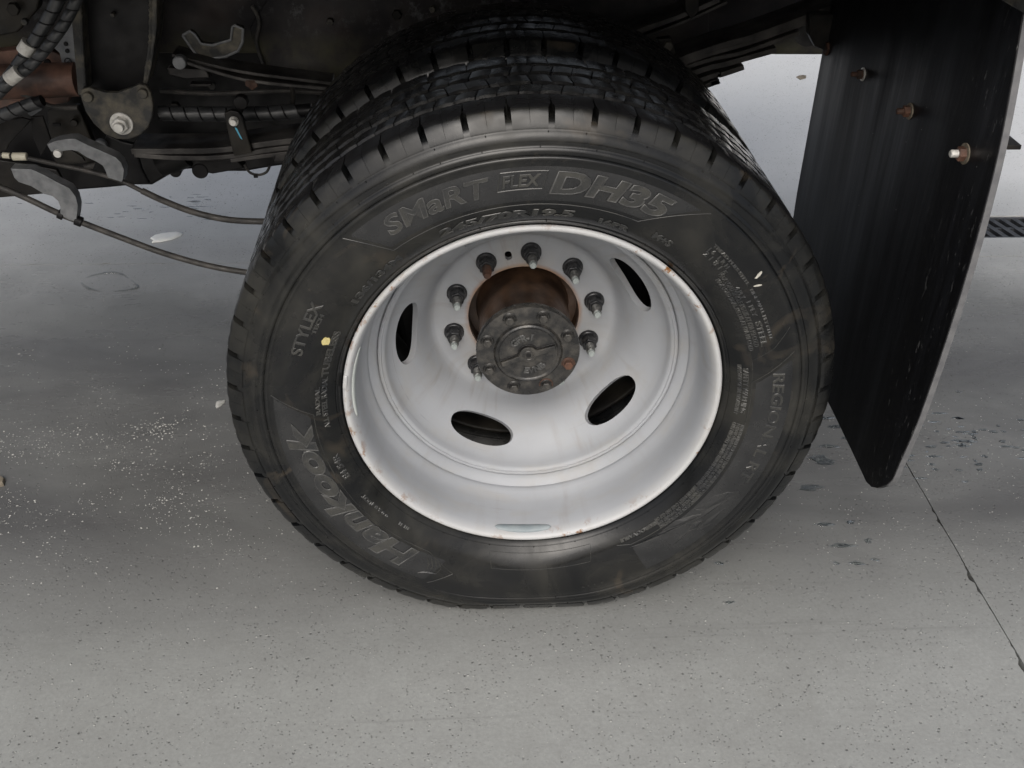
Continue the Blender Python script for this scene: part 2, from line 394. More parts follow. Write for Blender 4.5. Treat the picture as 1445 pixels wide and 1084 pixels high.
# tyre --------------------------------------------------------------
TR=.419
side=[(.2560,.048),(.2580,.041),(.2610,.0375),(.2645,.033),(.2670,.0265),(.2700,.0245),(.2715,.0225),(.2725,.0232),(.2745,.0215),(.280,.0155),
 (.290,.0095),(.300,.0055),(.311,.0030),(.322,.0013),(.335,.0004),(.348,.0004),(.3570,.0012),(.3600,.0002),(.3625,-.0004),(.3645,.0010),(.3655,.0026),(.3675,.0010),(.3700,.0010),(.3730,.0016),(.3750,.0034),(.3765,.0050),(.379,.0046),(.386,.0068),(.3925,.0098),(.3935,.0112),(.395,.0115),(.4020,.0160),(.4040,.0195),(.4042,.0260)]
_sr=[a for a,b in side]; _sy_=[b for a,b in side]
def wall(r): return float(np.interp(r,_sr,_sy_))
TC=.1235
def squash(v):
    """rest the tyre on the floor: the tread round the contact patch is lifted, the flank bulges"""
    x,y,z=v
    if z>.16: return (x,y,z)
    r=math.hypot(x,z-ZC)
    zb=ZC-TR*(ZC-z)/r; k=.0035
    lift=k*math.log1p(math.exp(min(-zb/k+.4,40)))
    wt=max(0,min(1,(r-.28)/.115)); z+=lift*wt
    bl=math.sin(PI*max(0,min(1,(r-.28)/.135)))*lift*.35
    y+=(-bl if y<TC else bl)
    return (x,y,max(z,.0006))
def tyre(yoff,parent,name='tyre',rot=0,label=None):
    prof=side+[(.4045,.05),(.407,.074),(.4075,.09),(.4075,TC)]
    full=prof+[(r,2*TC-y) for r,y in prof[-2::-1]]
    inner=[(.2560,2*TC-.060),(.262,2*TC-.058),(.29,2*TC-.028),(.35,2*TC-.018),(.385,2*TC-.03),(.39,TC),(.385,.03),(.35,.018),(.29,.028),(.262,.058),(.2560,.060)]
    mb=lathe(full+inner,360)
    # moulded vent nubs
    rnd=random.Random(3)
    for r0,n in ((.3655,46),(.3762,40),(.3925,36),(.2718,26)):
        for i in range(n):
            a=(i+rnd.uniform(-.3,.3))/n*2*PI; y=wall(r0)
            p=Vector((r0*math.sin(a),y+.0006,ZC+r0*math.cos(a)))
            cyl(mb,p,(0,-1,0),[(0,.00085),(.0021,.0007)],5)
    mb.v=[squash(v) for v in mb.v]
    if yoff: mb.v=[(x,y+yoff,z) for x,y,z in mb.v]
    t=mb.build(name,M['rubber'],parent,sharp=60,label=label)
    N=50
    ribs=[(.0125,.0650),(.0725,.0995),(.1085,.1385),(.1475,.1745),(.1820,2*TC-.0125)]; L_=len(ribs)-1
    for ri,(ya,yb) in enumerate(ribs):
        m=MB(); ph=[0,.35,.62,.22,.15][ri]
        for i in range(N):
            for h in (0,1):
                G_=.155 if ri in (0,L_) else .035; sg=.007 if ri in (0,L_) else .014; gap=G_ if h==0 else sg; g2=sg if h==0 else G_
                t0=(i+ph+h*.5+ (gap/2))/N; t1=(i+ph+(h+1)*.5-g2/2)/N
                sl=[.0,.05,-.05,.05,.0][ri]/N
                def P(t,r,y,zig=0):
                    a=2*PI*(t+sl*(y-(ya+yb)/2)/(yb-ya)*2)+rot
                    return (r*math.sin(a),y,ZC+r*math.cos(a))
                if ri in (0,L_):
                    sec=[(.399,yb+.001),(.4172,yb-.001 if h else yb-.003),(.4190,yb-.003),(.4190,.032),(.4178,.0262),(.4152,.0222),(.4080,.0178),(.4020,.0146),(.3965,.0115),(.3948,.0110),(.3960,.0150),(.399,.024)]
                    if ri==L_:
                        sec=[(r,2*TC-y) if k>2 else (r,2*TC-([.066,.064,.062][k])) for k,(r,y) in enumerate(sec)]
                else:
                    z0,z1=(.0006,-.0006) if h else (-.0006,.0006)
                    sec=[(.402,ya+z0),(.4160,ya+z0+.0004),(.4190,ya+z0+.0030),(.4190,yb+z1-.0018),(.4178,yb+z1-.0005),(.402,yb+z1)]
                K=3; n=len(sec); vs=[]
                for k in range(K+1):
                    tt=t0+(t1-t0)*k/K
                    for r,y in sec:
                        inw=(y-.0255)/.008 if ri==0 else ((2*TC-.0255)-y)/.008
                        q_=max(0,min(1,inw))*.068*(1 if ri in (0,L_) else 0)/N
                        te=tt-(q_*(1-k/K) if h==0 else 0)+(q_*(k/K) if h==1 else 0)
                        rr=r-(.0008 if k in (0,K) and r>.41 else 0)
                        vs.append(P(te,rr,y))
                fs=[(k*n+j,k*n+(j+1)%n,(k+1)*n+(j+1)%n,(k+1)*n+j) for k in range(K) for j in range(n)]
                fs+=[tuple(range(n-1,-1,-1)),tuple(K*n+j for j in range(n))]
                m.add(vs,fs)
        m.v=[squash(v) for v in m.v]
        if yoff: m.v=[(x,y+yoff,z) for x,y,z in m.v]
        m.build('tread_rib',M['tread'] if ri else M['rubber'],t,sharp=30)
    return t
t1=tyre(0,truck,rot=.02,label='outer rear tyre with raised sidewall lettering')
t2=tyre(.272,truck,rot=.05,label='inner rear tyre behind the outer one')
def cw(r,deg,e=0):
    """point on the outer sidewall, deg clockwise from the top, e above it"""
    a=R(deg); return squash((r*math.sin(a),wall(r)-e,ZC+r*math.cos(a)))
def text_mesh(s,h,off=.0,ext=.0007,bev=.0003,shear=0,spacing=1.0):
    c=bpy.data.curves.new('txt','FONT'); c.body=s; c.size=h*1.38; c.offset=off; c.extrude=ext; c.bevel_depth=bev*1.9; c.bevel_resolution=0
    c.resolution_u=3; c.shear=shear; c.space_character=spacing
    o=bpy.data.objects.new('txt',c); COL.objects.link(o)
    dg_=bpy.context.evaluated_depsgraph_get(); me=bpy.data.meshes.new_from_object(o.evaluated_get(dg_))
    bpy.data.objects.remove(o); bpy.data.curves.remove(c)
    return me
def wall_outline(s,deg,r0,h,off,shear,arc,wd=.00055,lift=.0010):
    c=bpy.data.curves.new('txt','FONT'); c.body=s; c.size=h*1.38; c.offset=off; c.resolution_u=4; c.shear=shear; c.fill_mode='NONE'; c.bevel_depth=wd; c.bevel_resolution=1
    o=bpy.data.objects.new('txt',c); COL.objects.link(o)
    me=bpy.data.meshes.new_from_object(o.evaluated_get(bpy.context.evaluated_depsgraph_get())); bpy.data.objects.remove(o); bpy.data.curves.remove(c)
    xs=[v.co.x for v in me.vertices]; x0,x1=min(xs),max(xs); rm=r0+h/2; k=R(arc)*rm/(x1-x0)
    for v in me.vertices:
        a=R(deg)+(v.co.x-(x0+x1)/2)*k/rm; r=r0+v.co.y; v.co=squash((r*math.sin(a),wall(r)-v.co.z-lift,ZC+r*math.cos(a)))
    return link('lettering_edge_glint',me,M['rim_edge'],t1,sharp=80)
def wall_text(s,deg,r0,h,parent=t1,off=.0,ext=.0007,shear=0,spacing=1.0,arc=None,inward=False,mat='letter',name='lettering',sink=0):
    """deg = clockwise angle of the middle, r0 = baseline radius, arc = angular width in degrees"""
    me=text_mesh(s,h,off,ext,.0003,shear,spacing)
    xs=[v.co.x for v in me.vertices]; x0,x1=min(xs),max(xs); rm=r0+h/2
    k=1 if arc is None else R(arc)*rm/(x1-x0)
    for v in me.vertices:
        u=(v.co.x-(x0+x1)/2)*k/rm
        if inward: a=R(deg)-u; r=r0+h-v.co.y
        else: a=R(deg)+u; r=r0+v.co.y
        q=squash((r*math.sin(a),wall(r)-v.co.z+sink,ZC+r*math.cos(a)))
        v.co=q
    o=link(name,me,M[mat],parent,sharp=30); return o
def wall_line(pts,r=.0006,parent=t1,name='moulded_line',closed=False,sub=1):
    """thin raised moulding through (radius,deg) points"""
    P=[]
    for i in range(len(pts)-1):
        (ra,da),(rb,db)=pts[i],pts[i+1]; n=max(2,int(abs(db-da)/2.0+abs(rb-ra)/.006)+1)
        P+=[cw(ra+(rb-ra)*k/n,da+(db-da)*k/n,r*.35) for k in range(n)]
    P.append(cw(*pts[-1],r*.35))
    return tube(MB(),P,r,6,smooth=False).build(name,M['letter'],parent)
def wall_panel(ra,rb,d0,d1,f0=None,f1=None,e=.0005,mat='panel',name='sidewall_panel',parent=t1):
    """thin moulded field between two radii; f0,f1 slope its ends: extra degrees at the inner radius"""
    m=MB(); NA=max(4,int(abs(d1-d0)/1.5)); NR=8; vs=[]
    for i in range(NA+1):
        for j in range(NR+1):
            t=j/NR; r=ra+(rb-ra)*t
            a0=d0+(f0 or 0)*(1-t); a1=d1+(f1 or 0)*(1-t); a=a0+(a1-a0)*i/NA
            ee=e if 0<i<NA and 0<j<NR else -.0006
            if i in(0,NA): pass
            vs.append(cw(r,a,ee))
    fs=[(i*(NR+1)+j,i*(NR+1)+j+1,(i+1)*(NR+1)+j+1,(i+1)*(NR+1)+j) for i in range(NA) for j in range(NR)]
    m.add(vs,fs); return m.build(name,M[mat],parent,sharp=70)
wall_panel(.3045,.3565,-43,35,6,-11); wall_line([(.3565,-43),(.303,-37),(.303,23),(.3565,35.5)])
wall_panel(.3025,.3565,-153.5,-84.5,-3,-6.5); wall_line([(.3565,-154),(.325,-159),(.3015,-150),(.3015,-91),(.3565,-85)],.0007)
wall_panel(.3000,.3565,76,150,7,0); wall_line([(.3565,75.5),(.2985,83),(.2985,149),(.292,153)],.0006)
wall_line([(.3565,69),(.33,73.5),(.3005,76),(.2985,83)],.0004)
# big mouldings
wall_text('SMaRT',-23,.3215,.0250,arc=24,off=.0007,shear=.15,ext=.0009)
wall_text('FLEX',-4.6,.3285,.0155,arc=8.3,off=.0004,shear=.2,ext=.0011)
wall_line([(.3245,-9.8),(.348,-8.6),(.3475,.9),(.3245,-.3),(.3245,-9.8)],.0008)
wall_text('DH35',14.6,.3200,.0275,arc=27,off=.0016,shear=.2,ext=.0013)
wall_text('Hankook',-120,.3085,.0350,arc=55,off=.0019,shear=.22,ext=.0013)
wall_outline('SMaRT',-23,.3215,.0250,.0007,.15,24,.0006,.0012); wall_outline('DH35',14.6,.3200,.0275,.0016,.2,27,.0008,.0016); wall_outline('Hankook',-120,.3085,.0350,.0019,.22,55,.0008,.0016)
# swoosh emblem before the name: curved blades
for k in range(4):
    wall_line([(.3085+.001*k,-150-1.3*k),(.322,-151.7-1.2*k),(.334,-152.0-.9*k),(.3435-.002*k,-150.4-.5*k)],.0009,name='emblem_blade')
wall_text('REGIONAL RT',97,.3265,.0160,arc=33,off=.0002,shear=.1,ext=.0005)
wall_text('STYLEX',-66,.3215,.0150,arc=15,off=.0002,ext=.0008)
wall_text('TECH',-64,.3135,.0050,arc=6,ext=.0006)
wall_text('245/70R19.5',-9,.2845,.0105,arc=34,off=.0003,ext=.0009,shear=.1)
wall_text('16PR',18.5,.2825,.0080,arc=8.5,off=.0002,ext=.0007)
wall_text('136/134M',-46,.2845,.0088,arc=18,off=.0002,ext=.0009)
wall_text('TUBELESS',-72,.2835,.0085,arc=15,off=.0002,ext=.0009)
wall_text('ALL STEEL RADIAL',-88,.2835,.0065,arc=17,ext=.0009)
wall_text('RADIAL',-87,.2925,.0055,arc=9,ext=.0009)
wall_text('M+S',31,.2905,.0095,arc=5.5,off=.0003,ext=.0009)
wall_text('1 6   L R H',44.5,.3185,.0060,arc=7,ext=.0006)
wall_text('2 1 8 1 5',45,.3105,.0070,arc=8,ext=.0006)
wall_text('STEEL',68.5,.3150,.0075,arc=7.5,off=.0002,ext=.0006)
wall_text('1 PLY',61,.3155,.0060,arc=5,ext=.0006)
wall_text('4 PLY',55.5,.3120,.0060,arc=4,ext=.0006)
wall_text('TREAD PLIES STEEL   SIDEWALL PLY STEEL',56,.3270,.0040,arc=30,ext=.0005)
wall_text('MAX LOAD SINGLE KG LBS AT KPA PSI COLD',60,.3055,.0065,arc=24,ext=.0005)
wall_text('MAX LOAD DUAL KG LBS AT KPA PSI COLD',61,.2985,.0055,arc=24,ext=.0005)
wall_text('SAFETY WARNING',86,.2880,.0065,arc=15,ext=.0005)
wall_text('EXPLOSION OF TIRE RIM ASSEMBLY',86,.2815,.0045,arc=17,ext=.0005)
for i,(s,rr) in enumerate((('SERIOUS INJURY MAY RESULT FROM TIRE FAILURE DUE TO UNDERINFLATION OR OVERLOADING',.2945),('FOLLOW OWNERS MANUAL OR TIRE PLACARD IN VEHICLE NEVER MOUNT ON DAMAGED RIMS',.2890),('ONLY SPECIALLY TRAINED PERSONS SHOULD MOUNT TIRES USE SAFETY CAGE AND CLIP ON',.2835))):
    wall_text(s,118,rr,.0042,arc=42,off=.0001,ext=.0005)
wall_text('REGROOVABLE',145,.2860,.0045,arc=13,ext=.0005)
wall_text('E4 54R',-110,.2860,.0080,arc=9,off=.0002,ext=.0005)
wall_text('DOT',-124,.2860,.0050,arc=4,ext=.0005)
wall_text('0 0 2 8 4',-129.5,.2850,.0040,arc=7,ext=.0006)
wall_text('lll ll',-139,.2835,.0035,arc=4,ext=.0006)
wall_line([(.2655+.003,-168),(.303,-169),(.303,162),(.2755,160.5)][0:0]+[(.2790,-167.5),(.3030,-169.0)],.0005)
wall_line([(.2790,192.5),(.2790,160.5),(.3030,162),(.3030,191),(.2790,192.5)],.0005)
# tribal relief at lower right: pointed raised facets
def facet(pts,e=.0016,mat='panel'):
    P=[cw(r,d,0.0005) for r,d in pts]; c=sum((Vector(p) for p in P),Vector())/len(P)+Vector((0,-e,0))
    n=len(P); m=MB().add(P+[c],[(i,(i+1)%n,n) for i in range(n)]); return m.build('relief_facet',M[mat],t1,sharp=5)
for f in ([(.340,117),(.329,121.5),(.318,126),(.305,128),(.313,121),(.326,118)],[(.334,119),(.326,128),(.3215,131),(.318,127)],
          [(.322,127),(.317,131.5),(.303,139),(.3015,134),(.312,129.5)],[(.317,131),(.309,139),(.302,150),(.306,139)],
          [(.327,132),(.333,137),(.337,143),(.327,137)],[(.340,122),(.344,128),(.336,132),(.333,128)],[(.329,129),(.334,131.5),(.327,134),(.322,131)]):
    facet(f)
    wall_line(f+[f[0]],.00045)
# paint dot, scuffs and dried marks
def patch(deg,r,w,h,mat,name,rot=0,n=16,seed=0,e=.0011):
    m=MB(); c=Vector(cw(r,deg,e)); a=R(deg); tv=Vector((math.cos(a),0,-math.sin(a))); rv=Vector((math.sin(a),0,math.cos(a)))
    tv,rv=tv*math.cos(rot)+rv*math.sin(rot),-tv*math.sin(rot)+rv*math.cos(rot); rd=random.Random(seed); P=[]
    for i in range(n):
        q=2*PI*i/n; k=1+rd.uniform(-.14,.14); p=c+tv*math.cos(q)*w*k+rv*math.sin(q)*h*k
        rr=math.hypot(p.x,p.z-ZC); P.append((p.x,wall(rr)-e,p.z))
    prism(m,P,(0,.0009,0)); return m.build(name,M[mat],t1,smooth=False)
patch(-68.1,.297,.0062,.0058,'yellow','paint_dot',seed=1)
patch(53.6,.3465,.0065,.0018,'pale','scuff_mark',rot=1.9,seed=3); patch(55.8,.3385,.0052,.0012,'pale','scuff_mark',rot=1.15,seed=5)
for i,(d,r) in enumerate(((190.5,.347),(189.6,.349),(186.3,.349),(185.6,.350),(176,.350),(172.6,.351),(171.6,.351),(166,.349),(164.6,.348),(163,.348),(161,.347),(157.5,.346),(181,.309),(178.5,.311),(176,.309))):
    patch(d,r,.0012+.0011*random.random(),.0008+.0014*random.random(),'letter','scuff_mark',rot=random.random()*3,seed=i)
# wheel rims ---------------------------------------------------------
def rimprof(y0=0,flip=False):
    ins=[(.2625,.0335),(.2632,.0300),(.2620,.0272),(.2595,.0258),(.2565,.0268),(.2540,.0300),(.2515,.0350),(.2480,.0440),(.2462,.0560),(.2452,.0760),(.2440,.0930),(.2415,.1030),(.2370,.1110),(.2345,.1160),(.2340,.1195),(.2350,.1225),(.2325,.1255),(.2260,.1290),(.2210,.1400),(.2200,.160),(.2230,.1720),(.2400,.1850),(.2440,.1950),(.2480,.2060),(.2600,.2200)]
    out=[(.2625,.2200),(.2515,.2100),(.2490,.1980),(.2450,.1890),(.2280,.1760),(.2255,.165),(.2255,.1400),(.2290,.1320),(.2400,.1190),(.2460,.1080),(.2500,.0940),(.2515,.0760),(.2525,.0560),(.2540,.0460),(.2570,.0380)]
    p=ins+out
    if flip: p=[(r,2*TC-y) for r,y in p]
    return [(r,y+y0) for r,y in p]
rim=lathe(rimprof(),256).build('wheel_rim',M['paint'],truck,sharp=50,label='silver painted steel rim with rusty lip')
lathe(rimprof(.272),128).build('inner_wheel_rim',M['dirty'],truck,sharp=50,label='dark inner wheel rim')
# wheel disc: dished, five hand holes, valve slot
dp=[(.0868,.2560),(.1000,.2555),(.1300,.2555),(.1385,.2545),(.1430,.2520),(.1475,.2460),(.1520,.2350),(.1580,.2200),(.1680,.2020),(.1800,.1870),(.1920,.1740),(.2000,.1650),(.2060,.1560),(.2090,.1490),(.2105,.1420),(.2125,.1385),(.2160,.1365),(.2200,.1360)]
back=[]
for i,(r,y) in enumerate(dp):
    a=np.array(dp[max(i-1,0)]);b=np.array(dp[min(i+1,len(dp)-1)]);d=(b-a)/np.linalg.norm(b-a); n_=np.array([-d[1],d[0]])
    if n_[1]<0 and abs(d[0])>abs(d[1]): n_=-n_
    nn=np.array([-d[1],d[0]]); back.append((r+nn[0]*.010,y+nn[1]*.010))
dl=lathe(dp+back[::-1],320)
cut=MB()
hole_deg=[58.3,130.3,202.3,274.3,346.3]
for hd in hole_deg:
    a=R(hd); rv=Vector((math.sin(a),0,math.cos(a))); tv=Vector((math.cos(a),0,-math.sin(a))); yv=Vector((0,1,0))
    sl_=(rv*.72-yv*.80).normalized(); nv=tv.cross(sl_).normalized()
    c=rv*.1800+yv*.1870+Vector((0,0,ZC)); vs=[]
    for s in (-.04,.04):
        for k in range(40):
            q=2*PI*k/40; cc,ss=math.cos(q),math.sin(q)
            vs.append(c+nv*s+tv*.0530*math.copysign(abs(cc)**.92,cc)+sl_*(.0245*math.copysign(abs(ss)**.92,ss)))
    cut.add(vs,[tuple(range(39,-1,-1)),tuple(range(40,80))]+[(k,(k+1)%40,40+(k+1)%40,40+k) for k in range(40)])
a=R(-13.7); rv=Vector((math.sin(a),0,math.cos(a))); tv=Vector((math.cos(a),0,-math.sin(a))); c=rv*.1085+Vector((0,.25,ZC)); vs=[]
for s in (-.02,.03):
    for k in range(20):
        q=2*PI*k/20; vs.append(c+Vector((0,s,0))+tv*.0054*math.cos(q)+rv*(.0054*math.sin(q)+math.copysign(.0022,math.sin(q))))
cut.add(vs,[tuple(range(19,-1,-1)),tuple(range(20,40))]+[(k,(k+1)%20,20+(k+1)%20,20+k) for k in range(20)])
co=cut.build('cutter',M['black'],smooth=False)
disc=dl.build('wheel_disc',M['paint'],truck,sharp=40,label='dished silver wheel disc with five oval hand holes')
bo=disc.modifiers.new('b','BOOLEAN'); bo.object=co; bo.operation='DIFFERENCE'; bo.solver='EXACT'
me=bpy.data.meshes.new_from_object(disc.evaluated_get(bpy.context.evaluated_depsgraph_get()))
disc.modifiers.clear(); old=disc.data; disc.data=me; me.name='wheel_disc'
bpy.data.objects.remove(co); me.set_sharp_from_angle(angle=R(32)); me.materials.clear(); me.materials.append(M['paint'])
b=disc.modifiers.new('bevel','BEVEL'); b.width=.0012; b.segments=2; b.limit_method='ANGLE'; b.angle_limit=R(50)
# weld bead where disc meets the rim well
wb=MB(); P=[]
for i in range(240):
    a=2*PI*i/240; r=.2185+.0007*noise.noise(Vector((math.sin(a)*40,math.cos(a)*40,1))); P.append((r*math.sin(a),.1365+.0008*noise.noise(Vector((math.sin(a)*50,math.cos(a)*50,4))),ZC+r*math.cos(a)))
tube(wb,P+[P[0]],.0030,8,smooth=False,cap=False); wb.build('weld_bead',M['paint'],rim)
# balance clip on the lip at left, yellowish label strip inside
def polar_box(r,deg,y,sr,st,sy,mat,name,parent,bevel=.001):
    a=R(deg); m=MB(); rot=Matrix(((math.cos(a),0,math.sin(a)),(0,1,0),(-math.sin(a),0,math.cos(a))))
    box(m,(r*math.sin(a),y,ZC+r*math.cos(a)),(st,sy,sr),rot); return m.build(name,M[mat],parent,smooth=False,bevel=bevel)
polar_box(.2600,-82.5,.0262,.0060,.022,.006,'paint','balance_weight',rim,.002)
_ip=[(y,r) for r,y in rimprof()[5:9]]
def lip_strip(d0,d1,y0,y1,mat,name):
    m=MB(); n=20; vs=[]
    for i in range(n+1):
        a=R(d0+(d1-d0)*i/n); w_=math.sin(PI*i/n)**.35 if 0<i<n else .05; ym=(y0+y1)/2
        for y in (ym-(ym-y0)*w_,ym,ym+(y1-ym)*w_):
            r=float(np.interp(y,[q[0] for q in _ip],[q[1] for q in _ip]))-.0007
            vs.append((r*math.sin(a),y,ZC+r*math.cos(a)))
    m.add(vs,[(i*3+k,i*3+k+1,i*3+4+k,i*3+3+k) for i in range(n) for k in range(2)]); o=m.build(name,M[mat],rim)
    q=o.modifiers.new('solid','SOLIDIFY'); q.thickness=.0006; q.offset=0
lip_strip(-98,-71,.0345,.046,'pale2','label_strip'); lip_strip(172,192,.033,.046,'worn','worn_patch')
# brake drum and inner disc behind the hand holes
lathe([(.120,.278),(.190,.278),(.197,.285),(.197,.300),(.203,.303),(.203,.312),(.197,.315),(.197,.360),(.203,.363),(.203,.372),(.197,.375),(.197,.42),(.12,.42)],96).build('brake_drum',M['black'],truck,sharp=40)
# hub ----------------------------------------------------------------
hub=lathe([(.0001,.300),(.0900,.300),(.0900,.2680),(.0862,.2680),(.0862,.2890),(.0740,.2900),(.0715,.280),(.0700,.200),(.0700,.1610),(.0001,.1610)],96,closed=False).build('hub_barrel',M['rustdark'],truck,sharp=40,label='rust stained hub barrel inside the bore')
hf=lathe([(.0001,.1640),(.0740,.1640),(.0768,.1625),(.0774,.1590),(.0774,.1510),(.0764,.1488),(.0740,.1480),(.0515,.1482),(.0505,.1492),(.0495,.1482),(.0488,.1445),(.0465,.1430),(.0440,.1438),(.0430,.1450),(.0001,.1450)],128,closed=False).build('hub_flange',M['hub'],truck,sharp=40,label='round black axle shaft flange with cast letters')
HY=.1450
def flat_text(s,deg,r0,h,arc,inward,parent):
    me=text_mesh(s,h,.0004,.0019,.0003)
    xs=[v.co.x for v in me.vertices]; x0,x1=min(xs),max(xs); rm=r0+h/2; k=R(arc)*rm/(x1-x0)
    for v in me.vertices:
        u=(v.co.x-(x0+x1)/2)*k/rm
        if inward: a=R(deg)-u; r=r0+h-v.co.y
        else: a=R(deg)+u; r=r0+v.co.y
        v.co=(r*math.sin(a),HY-v.co.z,ZC+r*math.cos(a))
    return link('lettering',me,M['rim_edge'],parent,sharp=30)
flat_text('GFR-1',-24,.0235,.0105,72,False,hf)
flat_text('EVNB',158,.0240,.0095,66,True,hf)
m=MB()
def hp(x,z,e=0): return Vector((x,HY-e,ZC+z))
# bar across the hub: two arms rising to the right, boss in the middle
ta=R(20)
def rotp(x,z): return (x*math.cos(ta)-z*math.sin(ta),x*math.sin(ta)+z*math.cos(ta))
pts=[(-.0425,.0015),(-.015,.0030)]+[(.0135*math.cos(q),.0135*math.sin(q)) for q in [R(v) for v in (160,140,120,100,80,60,40,20)]]+[(.015,.0030),(.0415,.0015),(.0415,-.0060),(.015,-.0060)]+[(.0120*math.cos(q),.0120*math.sin(q)) for q in [R(v) for v in (-30,-60,-90,-120,-150)]]+[(-.015,-.0060),(-.0425,-.0060)]
prism(m,[hp(*rotp(x,z),.0) for x,z in pts],(0,-.0050,0)); m.build('hub_bar',M['hub'],hf,smooth=False,bevel=.0009)
g_=[(-.0430,.0030),(-.0160,.0046)]+[(.0153*math.cos(R(q)),.0153*math.sin(R(q))) for q in (158,140,120,100,80,60,40,22)]+[(.0160,.0046),(.0425,.0030)]
m=MB(); tube(m,[hp(*rotp(x,z),.0006) for x,z in g_],.0011,6,smooth=False); m.build('bar_groove',M['black'],hf)
m=MB(); tube(m,[hp(.0072*math.cos(q*PI/10),.0072*math.sin(q*PI/10),.0052) for q in range(21)],.0011,6,smooth=False,cap=False); m.build('centre_boss',M['hub'],hf)
m=MB(); cyl(m,hp(0,0,.0046),(0,-1,0),[(0,.0040),(.0006,.0040)],12); m.build('centre_hole',M['black'],hf,smooth=False)
# hub bolts, seated in spot-faces
hb=None
for k in range(8):
    a=R(22.5-4+45*k); x,z=.0640*math.sin(a),.0640*math.cos(a)
    if hb is None:
        m=MB(); cyl(m,(0,.0003,0),(0,-1,0),[(0,.0090),(.0016,.0086)],20); cyl(m,(0,-.001,0),(0,-1,0),[(0,.0072),(.0066,.0072),(.0078,.0062)],6)
        hb=m.build('hub_bolt',M['hub'],truck,sharp=30,bevel=.0004); o=hb; 
        m=MB(); tube(m,[(.0098*math.cos(q*PI/12),-.0004,.0098*math.sin(q*PI/12)) for q in range(-1,14)],.0010,6,smooth=False); hr=m.build('spot_face_rim',M['hub'],hb)
    else:
        o=hb.copy(); COL.objects.link(o); o.parent=truck; c2=hr.copy(); COL.objects.link(c2); c2.parent=o
        if k in (2,3): 
            c2.data=hr.data.copy(); c2.data.materials[0]=M['rust']; 
        if k==2:
            o.data=hb.data.copy(); o.data.materials[0]=M['rust']; o['label']='rusty hub bolt'
    o.location=(x,.1480,ZC+z); o.rotation_euler=(0,random.uniform(0,1),0) if 0 else (0,0,0)
# lug nuts and studs
ln=None
for k in range(10):
    a=R(-67.7+36*k-36); x,z=.1125*math.sin(a),.1125*math.cos(a)
    if ln is None:
        m=MB(); cyl(m,(0,0,0),(0,-1,0),[(0,.0158),(.0035,.0158),(.0052,.0150),(.0060,.0138)],32); cyl(m,(0,-.0055,0),(0,-1,0),[(0,.0124),(.0150,.0124),(.0168,.0104)],6)
        ln=m.build('lug_nut',M['nut'],truck,sharp=30,bevel=.0005)
        m=MB(); segs=[(0,.0070)]
        for j in range(14): segs+=[(.001+j*.0015,.0071),(.00175+j*.0015,.0064)]
        segs+=[(.0235,.0066),(.0245,.0052),(.0290,.0050),(.0300,.0044)]
        cyl(m,(0,-.0165,0),(0,-1,0),segs,14); st=m.build('wheel_stud',M['thread'],ln,sharp=50); m=MB(); cyl(m,(0,-.0410,0),(0,-1,0),[(0,.0056),(.0048,.0054),(.0062,.0046)],14); tp=m.build('stud_tip',M['studend'],ln,sharp=40); o=ln; s2=st
    else:
        o=ln.copy(); COL.objects.link(o); o.parent=truck; s2=st.copy(); COL.objects.link(s2); s2.parent=o; s3=tp.copy(); COL.objects.link(s3); s3.parent=o
        if k==2: s3.data=tp.data.copy(); s3.data.materials[0]=M['rust']
    if k==2: s2.data=st.data.copy(); s2.data.materials[0]=M['rust']; s2['label']='rusty stud end'
    o.location=(x,.2555,ZC+z); o.rotation_euler=(0,R([10,40,25,5,50,33,18,44,2,30][k]),0)
# mud flap --------------------------------------------------------------
FX=.53
def aX(x,y,X=FX): return at(x,y,0,X)
o1=[(1237,689),(1229,687),(1222,680),(1200,633),(1172,575)]
P=[aX(*p) for p in o1]
inn=aX(1172,575); 
P+=[Vector((FX,.60,inn.z-.004)),Vector((FX,.62,.45)),Vector((FX,.62,.95)),Vector((FX,.56,1.02)),Vector((FX,-.02,1.02))]
P+=[aX(*p) for p in ((1443,20),(1428,110),(1413,190),(1396,265),(1368,370),(1334,480),(1296,590),(1268,655),(1259,676),(1250,685))]
P=[Vector((FX+.0,p.y,p.z)) for p in P]
flap=prism(MB(),P,(.010,0,0)).build('mud_flap',M['flap'],truck,smooth=False,label='large black rubber mud flap behind the wheel',bevel=.0008)
